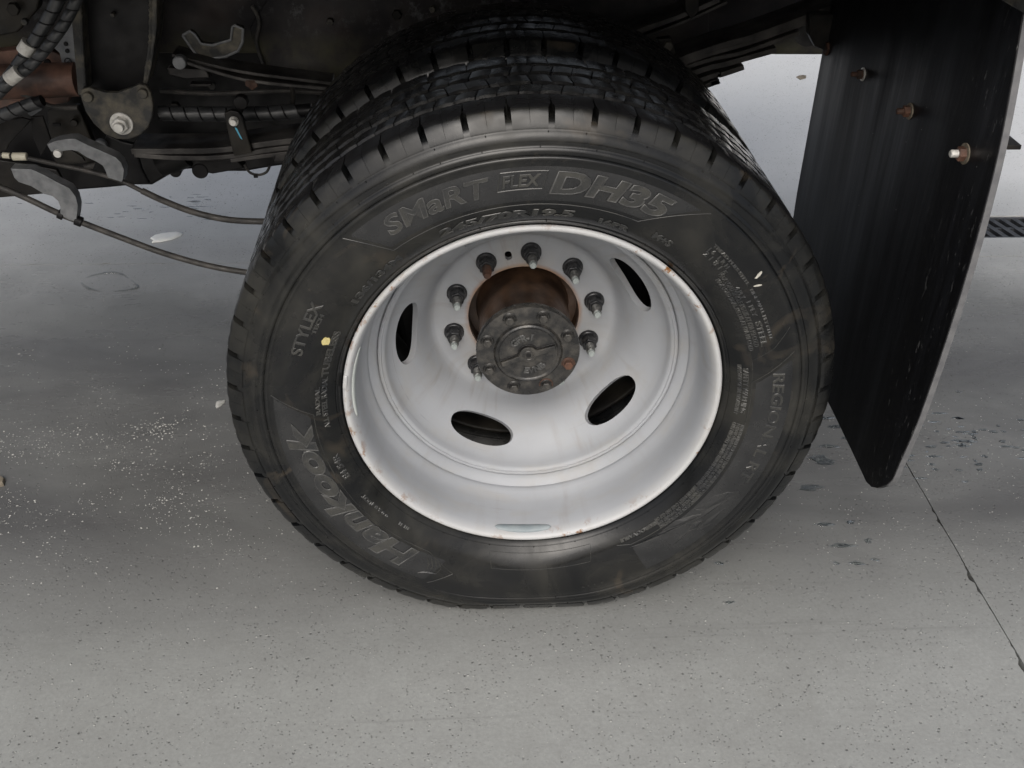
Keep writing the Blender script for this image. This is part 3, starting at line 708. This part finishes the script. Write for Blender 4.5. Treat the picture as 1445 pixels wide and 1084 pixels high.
# cut edge facing out, paler
E_=[aX(*p) for p in ((1443,20),(1428,110),(1413,190),(1396,265),(1368,370),(1334,480),(1296,590),(1268,655),(1259,676),(1250,685))]
m=MB(); E2=smoothpath(E_,3); vs=[]
for p in E2: vs+=[(FX+.0010,p.y-.0016,p.z),(FX+.0092,p.y-.0016,p.z),(FX+.0092,p.y+.0004,p.z),(FX+.0010,p.y+.0004,p.z)]
n=len(E2); m.add(vs,[(i*4+k,i*4+(k+1)%4,i*4+4+(k+1)%4,i*4+4+k) for i in range(n-1) for k in range(4)]+[(0,1,2,3),((n-1)*4,(n-1)*4+1,(n-1)*4+2,(n-1)*4+3)])
m.build('cut_edge',M['flapedge'],flap)
for i,(px,py,mt,sc) in enumerate(((1213,105,'rust',.85),(1279,157,'rust',.95),(1357,217,'zinc',1.1))):
    c=aX(px+5,py); m=MB(); cyl(m,c+Vector((.0005,0,0)),(-1,0,0),[(0,.0120*sc),(.0022,.0120*sc)],24); w_=m.build('bolt_washer',M['chip'] if i else M['zinc'],flap,sharp=30)
    m=MB(); cyl(m,c+Vector((-.0015,0,0)),(-1,0,0),[(0,.0085*sc),(.0075,.0085*sc),(.0085,.0075*sc)],6); m.build('flap_bolt',M['rust'] if i<2 else M['brown'],flap,sharp=30)
    m=MB(); cyl(m,c+Vector((-.008,0,0)),(-1,0,0),[(0,.0046*sc),(.010,.0046*sc),(.0112,.0036*sc)],12); m.build('bolt_end',M[mt],flap,sharp=30)
c=aX(1165,66); m=MB(); cyl(m,(c.x,c.y-.01,c.z),(-1,0,0),[(0,.012),(.004,.012)],6); m.build('flap_bolt',M['rust'],flap)
# bracket behind and bar end poking out past the flap
q=aX(1428,205,.56); m=MB(); box(m,(.564,.337,.773),(.046,.626,.006)); m.build('flap_bracket',M['dirty'],truck,smooth=False,bevel=.001)
# upper mounting of the flap
c=aX(1405,4,FX-.004); m=MB(); box(m,(FX-.008,.03,1.0),(.012,.16,.11)); m.build('flap_hanger',M['oldcast'],truck,smooth=False,bevel=.002)
# frame rail ------------------------------------------------------------
RY=.80
rail=MB(); box(rail,(-.35,RY+.004,.800),(3.6,.008,.29)); box(rail,(-.35,RY+.04,.6585),(3.6,.08,.008)); box(rail,(-.35,RY+.04,.9415),(3.6,.08,.008))
rail=rail.build('frame_rail',M['rail'],truck,smooth=False,bevel=.003,label='dirty black frame rail with bolt holes and rust')
def disk(px,py,Y,r,th,mat,name,parent,n=24,sy=1,ring=None):
    c=aY(px,py,Y); m=MB(); cyl(m,c,(0,-1,0),[(-.002,r),(th,r),(th+.0015,r*.88)],n); return m.build(name,M[mat],parent,sharp=35)
disk(397,68,RY,.0175,.008,'rust','rail_plug',rail); m=MB(); c=aY(397,68,RY-.003); tube(m,[c+Vector((.0205*math.cos(q*PI/14),0,.0205*math.sin(q*PI/14))) for q in range(29)],.0028,8,smooth=False,cap=False); m.build('plug_ring',M['dirty'],rail)
for px,py in ((411,41),(435,39),(507,61),(387,3),(680,2)): disk(px,py,RY,.0075,.0012,'black','rail_hole',rail)
m=plate([(418,47),(440,50),(455,52),(452,47),(436,36),(420,34)],RY-.003,.004); m.build('slot_lip',M['dirty'],rail,smooth=False,bevel=.001)
disk(362,57,RY,.006,.004,'oldcast','rail_bolt',rail,6)
# lower gusset plate on the rail with mottled dirt (wider panel behind the tyre)
plate([(390,-20),(1000,-60),(1000,60),(640,95),(455,112),(372,98),(352,40),(372,8)],RY-.010,.006).build('rail_gusset',M['rail'],truck,smooth=False,bevel=.002)
# dark crossmember / axle mass under the rail
plate([(-40,150),(-40,285),(70,272),(150,266),(190,262),(214,262),(240,247),(262,240),(300,238),(318,243),(345,243),(385,236),(430,230),(520,120),(470,62),(245,62)],.88,.30).build('crossmember',M['black'],truck,smooth=False,bevel=.006)
m=MB(); tube(m,[aY(225,228,.84),aY(262,214,.84)],.03,20,smooth=False); m.build('axle_bushing',M['black'],truck)
m=MB(); tube(m,[(-.05,.55,ZC),(-.05,2.2,ZC)],.055,32,smooth=False); tube(m,[(0,.42,ZC),(0,.62,ZC)],.09,32,smooth=False); m.build('axle_tube',M['black'],truck)
for px,py,r in ((298,215,.012),(285,236,.016),(250,237,.012)):
    disk(px,py,.86,r,.02,'black','under_bolt',truck)
plate([(262,205),(318,205),(345,238),(300,246),(272,240)],.84,.03).build('lower_gusset',M['dirty'],truck,smooth=False,bevel=.003)
# spring hanger: dished pressing with side flanges, lower plate, washer, nut
hg=MB()
SY=.66
hgp=plate([(112,-30),(108,60),(116,128),(150,142),(200,130),(208,110),(216,50),(222,-30)],SY+.045,.006).build('spring_hanger',M['black'],truck,smooth=False,bevel=.003,label='dished black spring hanger with grimy edges')
for pix in ([(100,-30),(112,-30),(113,40),(118,100),(120,132),(110,136),(106,90),(101,30)],[(214,-30),(222,-30),(221,40),(214,92),(208,118),(201,122),(204,96),(212,50)]):
    plate(pix,SY,.055).build('hanger_flange',M['oldcast'],hgp,smooth=False,bevel=.002)
hpz=plate([(112,132),(116,126),(126,124),(135,127),(150,131),(166,131),(185,124),(196,119),(206,121),(212,130),(216,148),(215,165),(209,180),(198,191),(182,197),(165,197),(148,190),(132,175),(120,157)],SY-.012,.012).build('hanger_plate',M['oldcast'],hgp,smooth=False,bevel=.0025)
for px,py in ((125,136),(202,131)): disk(px,py,SY-.012,.0088,.006,'oldcast','hanger_rivet',hpz)
c=aY(172,174,SY-.012); m=MB(); cyl(m,c,(0,-1,0),[(0,.0200),(.0032,.0200),(.004,.0192)],32); m.build('spring_washer',M['zinc'],hpz,sharp=30)
m=MB(); cyl(m,c+Vector((0,-.004,0)),(0,-1,0),[(0,.0150),(.011,.0150),(.0128,.0132)],6,.35); m.build('spring_nut',M['oldcast'] if 0 else M['zinc'],hpz,sharp=30,bevel=.0005)
m=MB(); cyl(m,c+Vector((0,-.0165,0)),(0,-1,0),[(0,.0088),(.0085,.0088),(.0098,.0078)],20); m.build('spring_bolt_end',M['zinc'],hpz,sharp=30)
# leaf springs ---------------------------------------------------------
ls=MB(); LY=.665
def leafpts(pix,Y=LY): return [aY(x,y,Y) for x,y in pix]
root_pts=leafpts([(192,203),(250,203),(320,201),(430,187)])+[Vector((0,LY,.585))]+leafpts([(970,70),(1060,42),(1180,-2)])
def drop(pts,dz,a,b):
    return [Vector((p.x,p.y,p.z-dz)) for p in pts[a:b]]
leaf=ribbon(MB(),root_pts,(0,1,0),.075,.011).build('leaf_spring',M['leaf'],truck,sharp=40,bevel=.0015,label='main leaf spring pack running behind the tyres')
specs=[(.0135,[(196,208),(250,212),(320,211),(430,196)],[(960,80),(1050,52),(1150,16)],.009),
       (.0250,[(330,216),(430,204)],[(958,88),(1040,66),(1120,38)],.008),
       (.0370,[(390,212),(430,211)],[(962,98),(1020,81),(1088,62)],.009),
       (.0480,[],[(980,105),(1010,97),(1043,86)],.009),(.0590,[],[(985,114),(997,109),(1009,106)],.009)]
for dz,Lp,Rp,th in specs:
    ribbon(MB(),leafpts(Lp)+[Vector((0,LY,.585-dz))]+leafpts(Rp),(0,1,0),.075,th).build('leaf',M['leaf'],leaf,sharp=40,bevel=.0015)
# second, upper pack seen right above (helper) and its bolt
ribbon(MB(),leafpts([(860,52),(900,36),(965,12),(1010,-8)],.70),(0,1,0),.07,.010).build('leaf',M['leaf'],leaf,sharp=40,bevel=.0015)
ribbon(MB(),leafpts([(860,62),(900,47),(966,21),(1020,-4)],.70),(0,1,0),.07,.006).build('leaf',M['leaf'],leaf,sharp=40,bevel=.0015)
plate([(966,-15),(988,-15),(986,18),(975,28),(967,16)],.655,.03).build('spring_clip',M['dirty'],leaf,smooth=False,bevel=.002)
plate([(928,56),(948,54),(956,80),(962,104),(946,108),(930,84)],.655,.02).build('spring_clip',M['dirty'],leaf,smooth=False,bevel=.002)
disk(942,64,.652,.0085,.008,'oldcast','clip_bolt',leaf,6)
plate([(880,70),(1180,-30),(1180,30),(1000,84),(940,110),(880,110)],.83,.2).build('rear_crossmember',M['black'],truck,smooth=False,bevel=.004)
m=MB(); tube(m,[aY(1140,46,.70),aY(1150,40,1.2)],.024,20,smooth=False); m.build('shackle_bushing',M['black'],truck)
plate([(1142,20),(1180,20),(1180,90),(1168,78),(1160,70),(1150,66),(1142,50)],.60,.02).build('spring_shackle',M['dirty'],truck,smooth=False,bevel=.002)
# helper leaf, left
hl=ribbon(MB(),leafpts([(247,72),(300,86),(360,98),(470,112)],.69),(0,1,0),.05,.006).build('helper_spring',M['leaf'],truck,sharp=40,bevel=.001,label='thin curved helper leaf spring')
ribbon(MB(),leafpts([(256,80),(300,95),(360,110),(470,121)],.675),(0,1,0),.04,.006).build('leaf',M['leaf'],hl,sharp=40,bevel=.001)
disk(255,86,.66,.0115,.012,'galv','spring_eye_bolt',hl,20); 
m=plate([(346,112),(360,113),(364,122),(356,128),(346,121)],.655,.01); m.build('rusty_clip',M['rust'],hl,smooth=False,bevel=.001)
# C-shaped cast bracket
m=plate([(258,50),(268,44),(274,48),(284,62),(300,64),(326,56),(328,38),(332,36),(343,41),(342,60),(336,72),(318,80),(296,83),(280,80),(270,68)],.70,.018).build('cast_stop_bracket',M['oldcast'],truck,smooth=False,bevel=.002,label='curved cast axle stop bracket')
cpx=[(258,50),(270,68),(280,80),(296,83),(318,80),(336,72),(342,60),(343,41),(332,36),(328,38),(326,56),(300,64),(284,62),(274,48),(268,44),(258,50)]
tube(MB(),[aY(x,y,.6995) for x,y in cpx],.0026,8,smooth=False).build('bracket_lip',M['galv'],m)
# spring clip plate with bolt and blue paint slash
cl=plate([(316,160),(326,156),(336,158),(342,166),(350,195),(356,216),(330,221),(322,190)],.615,.012).build('spring_clip_plate',M['dirty'],truck,smooth=False,bevel=.002,label='black clip plate with silver nut and blue paint mark')
disk(330,171,.615,.0085,.003,'zinc','clip_washer',cl); disk(330,171,.612,.0065,.008,'zinc','clip_nut',cl,6)
plate([(331,180),(334,181),(342,197),(339,195)],.6135,.001).build('paint_mark',M['blue'],cl,smooth=False)
disk(341,142,.64,.012,.012,'dirty','clip_stud',truck)
plate([(332,146),(346,146),(342,160),(332,160)],.65,.01).build('clip_stud_neck',M['dirty'],truck,smooth=False,bevel=.001)
# wires/hoses -----------------------------------------------------------
def spiral_hose(pix,Y,r,pitch,label,name='spiral_hose'):
    P=smoothpath([aY(x,y,Y) if len(p)==2 else aY(x,y,p[2]) for p in pix for x,y in [p[:2]]],12)
    m=MB(); L=[0]
    for i in range(1,len(P)): L.append(L[-1]+(P[i]-P[i-1]).length)
    core=tube(MB(),P,r*.93,14,smooth=False).build(name,M['black'],truck,label=label)
    # separate turns of the wrap
    import bisect
    def pt(s):
        s=max(0,min(L[-1],s)); i=min(max(bisect.bisect_left(L,s),1),len(P)-1); t=(s-L[i-1])/max(1e-9,L[i]-L[i-1]); return P[i-1].lerp(P[i],t),(P[i]-P[i-1]).normalized()
    N=int(L[-1]/pitch)
    for k in range(N):
        w=MB(); seg=[]; n=20; a0=None
        for j in range(n+1):
            s=(k+j/n)*pitch; seg.append((s,2*PI*j/n))
        vs=[]
        for s,a in seg:
            for ds in (-.455*pitch,-.43*pitch,.43*pitch,.455*pitch):
                p,d=pt(s+ds); A=Vector((0,1,0)); A=(A-d*A.dot(d)).normalized(); B=d.cross(A)
                rr=r*(1.0 if abs(ds)>.44*pitch else 1.07)
                vs.append(p+(A*math.cos(a)+B*math.sin(a))*rr)
        w.add(vs,[(j*4+q,j*4+q+1,j*4+5+q,j*4+4+q) for j in range(n) for q in range(3)])
        w.build('wrap_turn',M['hose'],core,sharp=50)
    return core
h1=spiral_hose([(92,-20),(72,20),(46,62),(20,100),(-12,140)],.60,.0100,.0235,'black spiral wrapped hose with white tape')
h2=spiral_hose([(118,-20),(88,38),(48,88),(18,112),(-20,150)],.585,.0085,.0215,'second spiral wrapped hose below the first')
h3=spiral_hose([(-30,176),(0,164),(30,152),(60,142)],.62,.0105,.0230,'short spiral wrapped hose at the frame')
h4=spiral_hose([(225,160),(300,161),(380,160),(440,155)],.70,.0125,.0250,'spiral wrapped line above the leaf spring')
def band(p,q,Y,r,parent,mat='white',name='tape_band'):
    tube(MB(),[aY(*p,Y),aY(*q,Y)],r,18,smooth=False).build(name,M[mat],parent,bevel=.0006)
band((42,61),(34,74),.597,.0132,h1); band((27,101),(12,113),.58,.0118,h2)
m=MB(); tube(m,[aY(345,232,.80),aY(352,243,.80),aY(364,247,.80),aY(376,243,.80),aY(381,233,.80)],.0026,8); lo=m.build('cable_loop',M['cable'],truck)
m=MB(); box(m,aY(361,248,.80),(.008,.006,.007)); m.build('cable_clip',M['black'],lo,smooth=False)
# rusty brown tube and tags, left
bt=MB(); tube(bt,[aY(-40,118,.74),aY(110,112,.74)],.030,28,smooth=False); bt=bt.build('cross_tube',M['brown'],truck,label='rusty brown cross tube at the left edge')
plate([(-20,75),(62,66),(88,80),(100,128),(96,145),(20,158),(-20,160)],.76,.03).build('gusset_plate',M['brown'],truck,smooth=False,bevel=.003,label='rusty brown gusset plate')
disk(67,88,.76,.0065,.002,'black','gusset_hole',truck)
plate([(30,148),(62,146),(58,156),(44,165),(38,160)],.725,.01).build('crushed_foil',M['galv'],truck,smooth=False,bevel=.001)
dt=plate([(68,60),(100,25),(108,60),(112,118),(98,121),(92,108),(84,75)],.745,.004).build('punched_strip',M['decal'],truck,smooth=False,bevel=.0006,label='grey punched metal strip beside the spring hanger')
for px,py in ((93,62),(95,72)): disk(px,py,.7445,.004,.0008,'black','punch_mark',dt,8)
for px,py,rr in ((96,87,.0058),):
    c=aY(px,py,.7435); m=MB(); tube(m,[c+Vector((rr*math.cos(q*PI/10),0,rr*math.sin(q*PI/10))) for q in range(21)],.0008,6,smooth=False,cap=False); tube(m,[c+Vector((-.004,0,-.003)),c+Vector((.004,0,.003))],.0008,6,smooth=False); m.build('punch_mark',M['black'],dt)
for k,(px,py) in enumerate(((100,99),(101,103),(102,107),(104,112))):
    m=MB(); box(m,aY(px,py,.7435),(.004,.0008,.0012)); m.build('punch_mark',M['black'],dt,smooth=False)
# plates at the lower left
plate([(-30,175),(30,166),(44,170),(12,205),(10,212),(-30,225)],.66,.006).build('corner_shield',M['galv'] if 0 else M['dirty'],truck,smooth=False,bevel=.002)
plate([(42,165),(60,164),(72,198),(58,222),(48,200)],.67,.006).build('cable_bracket_stem',M['oldcast'] if 0 else M['dirty'],truck,smooth=False,bevel=.002)
plate([(-30,222),(40,232),(80,240),(95,268),(60,274),(-30,282)],.80,.01).build('lower_shield',M['dirty'],truck,smooth=False,bevel=.002)
plate([(66,155),(110,150),(118,170),(132,205),(140,230),(80,234),(70,200)],.80,.02).build('web_plate',M['dirty'],truck,smooth=False,bevel=.003)
plate([(150,190),(172,200),(190,204),(200,240),(208,256),(212,260),(160,258),(130,240)],.745,.012).build('shield_plate',M['black'],truck,smooth=False,bevel=.004)
disk(143,205,.74,.0125,.008,'galv','shield_bolt',truck,28); disk(105,173,.79,.007,.004,'dirty','web_bolt',truck)
m=MB(); box(m,aY(80,176,.79),(.014,.004,.006)); m.build('web_slot',M['black'],truck,smooth=False)
# parking brake cables and their galvanised hooks
c1=MB(); tube(c1,[aY(-20,219,.60),aY(25,221,.60),aY(80,232,.60),aY(130,243,.60),aY(172,256,.60),aY(215,277,.60),aY(262,296,.60),aY(310,308,.60),aY(372,313,.60),aY(460,310,.62)],.0040,12)
c1=c1.build('brake_cable',M['cable'],truck,label='upper brake cable running to the tyre')
tube(MB(),[aY(200,269,.599),aY(232,284,.599),aY(275,300,.599),aY(325,310.5,.599),aY(385,313,.599)],.0058,14).build('cable_sleeve',M['cable'],c1)
m=MB(); tube(m,[aY(4,219,.598),aY(14,220,.598)],.0052,12,smooth=False); m.build('cable_ferrule',M['cream'],c1)
m=MB(); tube(m,[aY(18,221,.598),aY(38,221,.598)],.0070,14,smooth=False); m.build('cable_ferrule',M['cream'],c1,bevel=.001)
c2=MB(); tube(c2,[aY(-30,254,.56),aY(20,272,.56),aY(80,300,.56),aY(110,312,.56),aY(170,335,.56),aY(230,357,.56),aY(290,374,.56),aY(345,384,.56),aY(420,392,.58)],.0054,14)
c2=c2.build('brake_cable',M['cable'],truck,label='lower brake cable hanging nearest the floor')
m=MB(); tube(m,[aY(82,301,.56),aY(90,304.5,.56)],.0088,14,smooth=False); tube(m,[aY(106,310,.56),aY(116,314,.56)],.0092,14,smooth=False); m.build('cable_clamp',M['black'],c2,bevel=.001)
def hook(top,bot,Y,w,name,lab):
    """sheet-metal hook swept as a channel: face plate plus an upper lip"""
    mm=MB(); poly=[aY(x,y,Y) for x,y in top]+[aY(x,y,Y) for x,y in bot[::-1]]
    prism(mm,poly,(0,.003,0)); o=mm.build(name,M['galv'],truck,smooth=False,bevel=.0008,label=lab)
    l=MB(); T=[aY(x,y,Y) for x,y in top]; n=len(T)
    l.add(T+[t+Vector((0,w,0)) for t in T]+[t+Vector((0,0,-.003)) for t in T]+[t+Vector((0,w,-.003)) for t in T],
      [(i,i+1,n+i+1,n+i) for i in range(n-1)]+[(2*n+i,3*n+i,3*n+i+1,2*n+i+1) for i in range(n-1)]+[(n+i,n+i+1,3*n+i+1,3*n+i) for i in range(n-1)]+[(0,n,3*n,2*n),(n-1,3*n-1,4*n-1,2*n-1)])
    l.build('hook_lip',M['galv'],o,sharp=50); return o
hk=hook([(66,204),(78,199),(95,196),(106,196),(122,204),(145,214),(163,222),(171,230),(175,240),(174,252)],[(72,214),(85,214),(100,212),(110,214),(122,222),(135,228),(145,234),(149,242),(152,251),(172,257)],.585,.025,'cable_hook','upper grey steel hook bracket holding the brake cable')
plate([(68,205),(80,212),(100,212),(116,222),(120,228),(100,229),(80,231),(74,222)],.590,.006).build('hook_base',M['dirty'],hk,smooth=False,bevel=.001)
disk(82,216,.587,.0072,.004,'zinc','hook_bolt',hk,20)
hook([(15,238),(44,239),(60,246),(82,258),(98,266),(107,278),(110,290),(109,302),(107,313)],[(20,251),(26,257),(44,263),(62,274),(74,277),(82,284),(85,292),(85,303),(98,311)],.553,.022,'cable_hook','lower grey steel hook bracket clasping the lower cable')
for px,py,Y,r,mt in ((20,12,.70,.011,'dirty'),(36,30,.70,.006,'oldcast'),(160,20,.70,.004,'oldcast'),(248,150,.84,.010,'dirty'),(300,120,.80,.007,'oldcast'),(450,130,.80,.008,'dirty'),(466,30,.79,.007,'dirty'),(560,20,.79,.009,'dirty'),(610,12,.79,.006,'oldcast'),(1020,50,.82,.008,'dirty')):
    disk(px,py,Y,r,.007,mt,'chassis_bolt',truck,6)
plate([(-30,-20),(60,-20),(52,14),(24,46),(-30,58)],.715,.03).build('frame_bracket',M['dirty'],truck,smooth=False,bevel=.003)
plate([(236,96),(290,98),(296,110),(262,112),(238,106)],.72,.02).build('spring_seat',M['leaf'],truck,smooth=False,bevel=.002)
plate([(268,119),(298,119),(298,122),(268,123)],.76,.02).build('frame_ledge',M['leaf'],truck,smooth=False,bevel=.001)
for pts_,r_,Y_,mt in (([(411,118),(414,140),(409,158)],.005,.74,'dirty'),([(226,128),(300,132),(400,128),(470,132)],.0045,.78,'cable'),([(120,236),(170,226),(215,214),(240,206)],.006,.79,'cable'),([(-20,130),(30,132),(70,150),(110,152)],.005,.72,'cable'),([(355,8),(366,30),(362,60),(372,92)],.0035,.785,'cable')):
    tube(MB(),[aY(x,y,Y_) for x,y in pts_],r_,12).build('air_line' if mt=='cable' else 'brake_rod',M[mt],truck)
# weld bead down each hanger flange
for pix in ([(113,0),(115,60),(119,120)],[(213,0),(212,60),(205,116)]):
    P=smoothpath([aY(x,y,SY+.002) for x,y in pix],16); tube(MB(),[p+Vector((.0012*noise.noise(p*160),0,0)) for p in P],.0035,8,smooth=False,rf=lambda t:.0032+.0009*math.sin(t*90)).build('hanger_weld',M['oldcast'],hgp)
# unseen bed added above the wheels, sized and skirted to shade what lies below
m=MB(); box(m,(-.25,.62,1.15),(2.2,1.34,.10)); box(m,(-.25,-.05,1.095),(2.2,.02,.21)); shade_deck=m.build('shade_bed',M['black'],truck,smooth=False,bevel=.004,label='unseen truck bed added to shade the wheels and floor')
for x in (-1.2,-.8,-.4,0,.4,.75):
    m=MB(); box(m,(x,.62,1.06),(.06,1.24,.078)); m.build('shade_bed_bar',M['black'],shade_deck,smooth=False)
for y in (1.60,):
    m=MB(); box(m,(-.35,y,.80),(3.6,.07,.29)); m.build('far_frame_rail',M['black'],truck,smooth=False)
# ------------------------------------------------------------------ loose things on the floor
def blob(pts,z0,h,n=3):
    """low domed puddle/scrap over a polygon"""
    c=sum((Vector(p) for p in pts),Vector())/len(pts); m=MB(); N=len(pts); vs=[]
    rings=[(1,0),(.93,.55),(.75,.9),(.4,1)]
    for k,hh in rings: vs+=[(c.x+(p[0]-c.x)*k,c.y+(p[1]-c.y)*k,z0+h*hh) for p in pts]
    vs.append((c.x,c.y,z0+h)); fs=[]
    for i in range(3): fs+=[(i*N+k,i*N+(k+1)%N,(i+1)*N+(k+1)%N,(i+1)*N+k) for k in range(N)]
    fs+=[(3*N+k,3*N+(k+1)%N,4*N) for k in range(N)]
    m.add(vs,fs); m.f.append(tuple(range(N))[::-1]); return m
scrap=blob([gnd(*p) for p in ((212,337),(218,333),(230,330),(250,328),(258,330),(255,334),(242,339),(226,342),(214,343),(217,340))],.0005,.006).build('foam_scrap',M['foam'])
tag(scrap,'white flat oval scrap lying on the floor beneath the brake cables','scrap')
o=blob([gnd(*p) for p in ((305,568),(309,566),(318,565),(317,569),(311,574),(306,577),(304,574))],.0005,.003).build('paper_chip',M['grit'])
tag(o,'small pale grey chip on the floor just left of the outer tyre','chip')
o=blob([gnd(*p) for p in ((-8,676),(2,674),(8,678),(6,686),(-6,690))],.0005,.008).build('dark_stone',M['chip'])
tag(o,'dark little stone at the left edge of the photo','stone')
o=blob([gnd(*p) for p in ((1123,109),(1127,107),(1133,106),(1138,107),(1137,111),(1129,113))],.0003,.002).build('mud_spot',M['chip'])
tag(o,'brown mud spot on the bright floor left of the mud flap','mud')
# water: wavy drops right of the tyre and a ring at left
rd=random.Random(5); wm=MB()
def drop_at(px,py,a,b,h=.0014):
    c=gnd(px,py); n=22; h*=.45; ph=rd.uniform(0,6); 
    P=[(c.x+a*math.cos(2*PI*k/n)*(1+.34*math.sin(2*2*PI*k/n+ph)+.2*math.sin(5*2*PI*k/n+2*ph)+.1*rd.uniform(-1,1))*.85,c.y+b*math.sin(2*PI*k/n)*(1+.25*math.sin(3*2*PI*k/n+ph)+.15*math.sin(5*2*PI*k/n+ph))*.8,0) for k in range(n)]
    q=blob(P,.0001,h); wm.add(q.v,q.f)
for px,py,a,b in ((1160,650,.028,.02),(1145,688,.022,.012),(1165,740,.016,.006),(1200,737,.010,.006),(1190,770,.022,.007),(1225,763,.008,.008),(1210,795,.014,.006),(1235,790,.008,.005),(1180,795,.007,.005),(1030,850,.008,.004),(1015,795,.009,.005),(1170,630,.02,.007),(1180,602,.02,.007),(1195,618,.012,.006),(1165,590,.018,.006)): drop_at(px,py,a,b,.0022)
for i in range(60):
    drop_at(rd.uniform(1270,1450),min(715,rd.gauss(618,28)),rd.uniform(.003,.016),rd.uniform(.002,.006),.0015)
for i in range(14): drop_at(rd.gauss(165,60),rd.gauss(292,10),rd.uniform(.004,.02),rd.uniform(.002,.004),.0008)
for i in range(22): drop_at(rd.gauss(278,12),rd.gauss(294,9),rd.uniform(.008,.02),rd.uniform(.002,.004),.0008)
wo_=wm.build('water_drops',M['water'],sharp=80); wo_['kind']='stuff'; wo_['label']='scattered flat water drops on the concrete floor'
rg=MB(); P=[gnd(155+38*math.cos(q)+4*math.sin(3*q),400+13*math.sin(q)+2*math.cos(2*q)) for q in [2*PI*k/40 for k in range(41)]]
tube(rg,[p+Vector((0,0,-.0016)) for p in P],.0034,10,smooth=False,cap=False,rf=lambda t:.0030+.0014*math.sin(t*19))
o=rg.build('water_ring',M['water'],sharp=80); tag(o,'leaf-shaped ring of water on the floor left of the tyre','water ring')
# pale grit, denser to the left of the tyre
ico=bmesh.new(); bmesh.ops.create_icosphere(ico,subdivisions=1,radius=1); iv=[v.co.copy() for v in ico.verts]; jf=[tuple(v.index for v in f.verts) for f in ico.faces]; ico.free()
gm=MB(); rd=random.Random(11)
def grain(c,s):
    k=(s*rd.uniform(.7,1.6),s*rd.uniform(.5,1.1),s*rd.uniform(.25,.5)); a=rd.uniform(0,PI); ca,sa=math.cos(a),math.sin(a)
    gm.add([(c.x+v.x*k[0]*ca-v.y*k[1]*sa,c.y+v.x*k[0]*sa+v.y*k[1]*ca,k[2]*.4+v.z*k[2]) for v in iv],jf)
cnt=0
while cnt<1700:
    px,py=rd.uniform(-20,420),rd.gauss(655,75)
    if py<395 or py>900: continue
    c=gnd(px,py)
    if noise.noise(Vector((c.x*9,c.y*9,2)))+.5*noise.noise(Vector((c.x*40,c.y*40,5)))<rd.uniform(-.25,.45): continue
    grain(c,rd.choice((.0005,.0006,.0008,.0010,.0012,.0017))*rd.uniform(.7,1.2)); cnt+=1
for i in range(110): 
    c=gnd(rd.gauss(222,16),rd.gauss(605,9)); grain(c,rd.uniform(.0009,.0020))
for i in range(1700):
    px,py=rd.uniform(-20,1460),rd.uniform(560,1100); grain(gnd(px,py),rd.uniform(.0004,.0009))
for i in range(260):
    px,py=rd.uniform(1150,1450),rd.uniform(540,800); grain(gnd(px,py),rd.uniform(.0005,.0012))
o=gm.build('pale_grit',M['grit'],sharp=80); o['kind']='stuff'; o['label']='fine pale grit scattered over the floor'
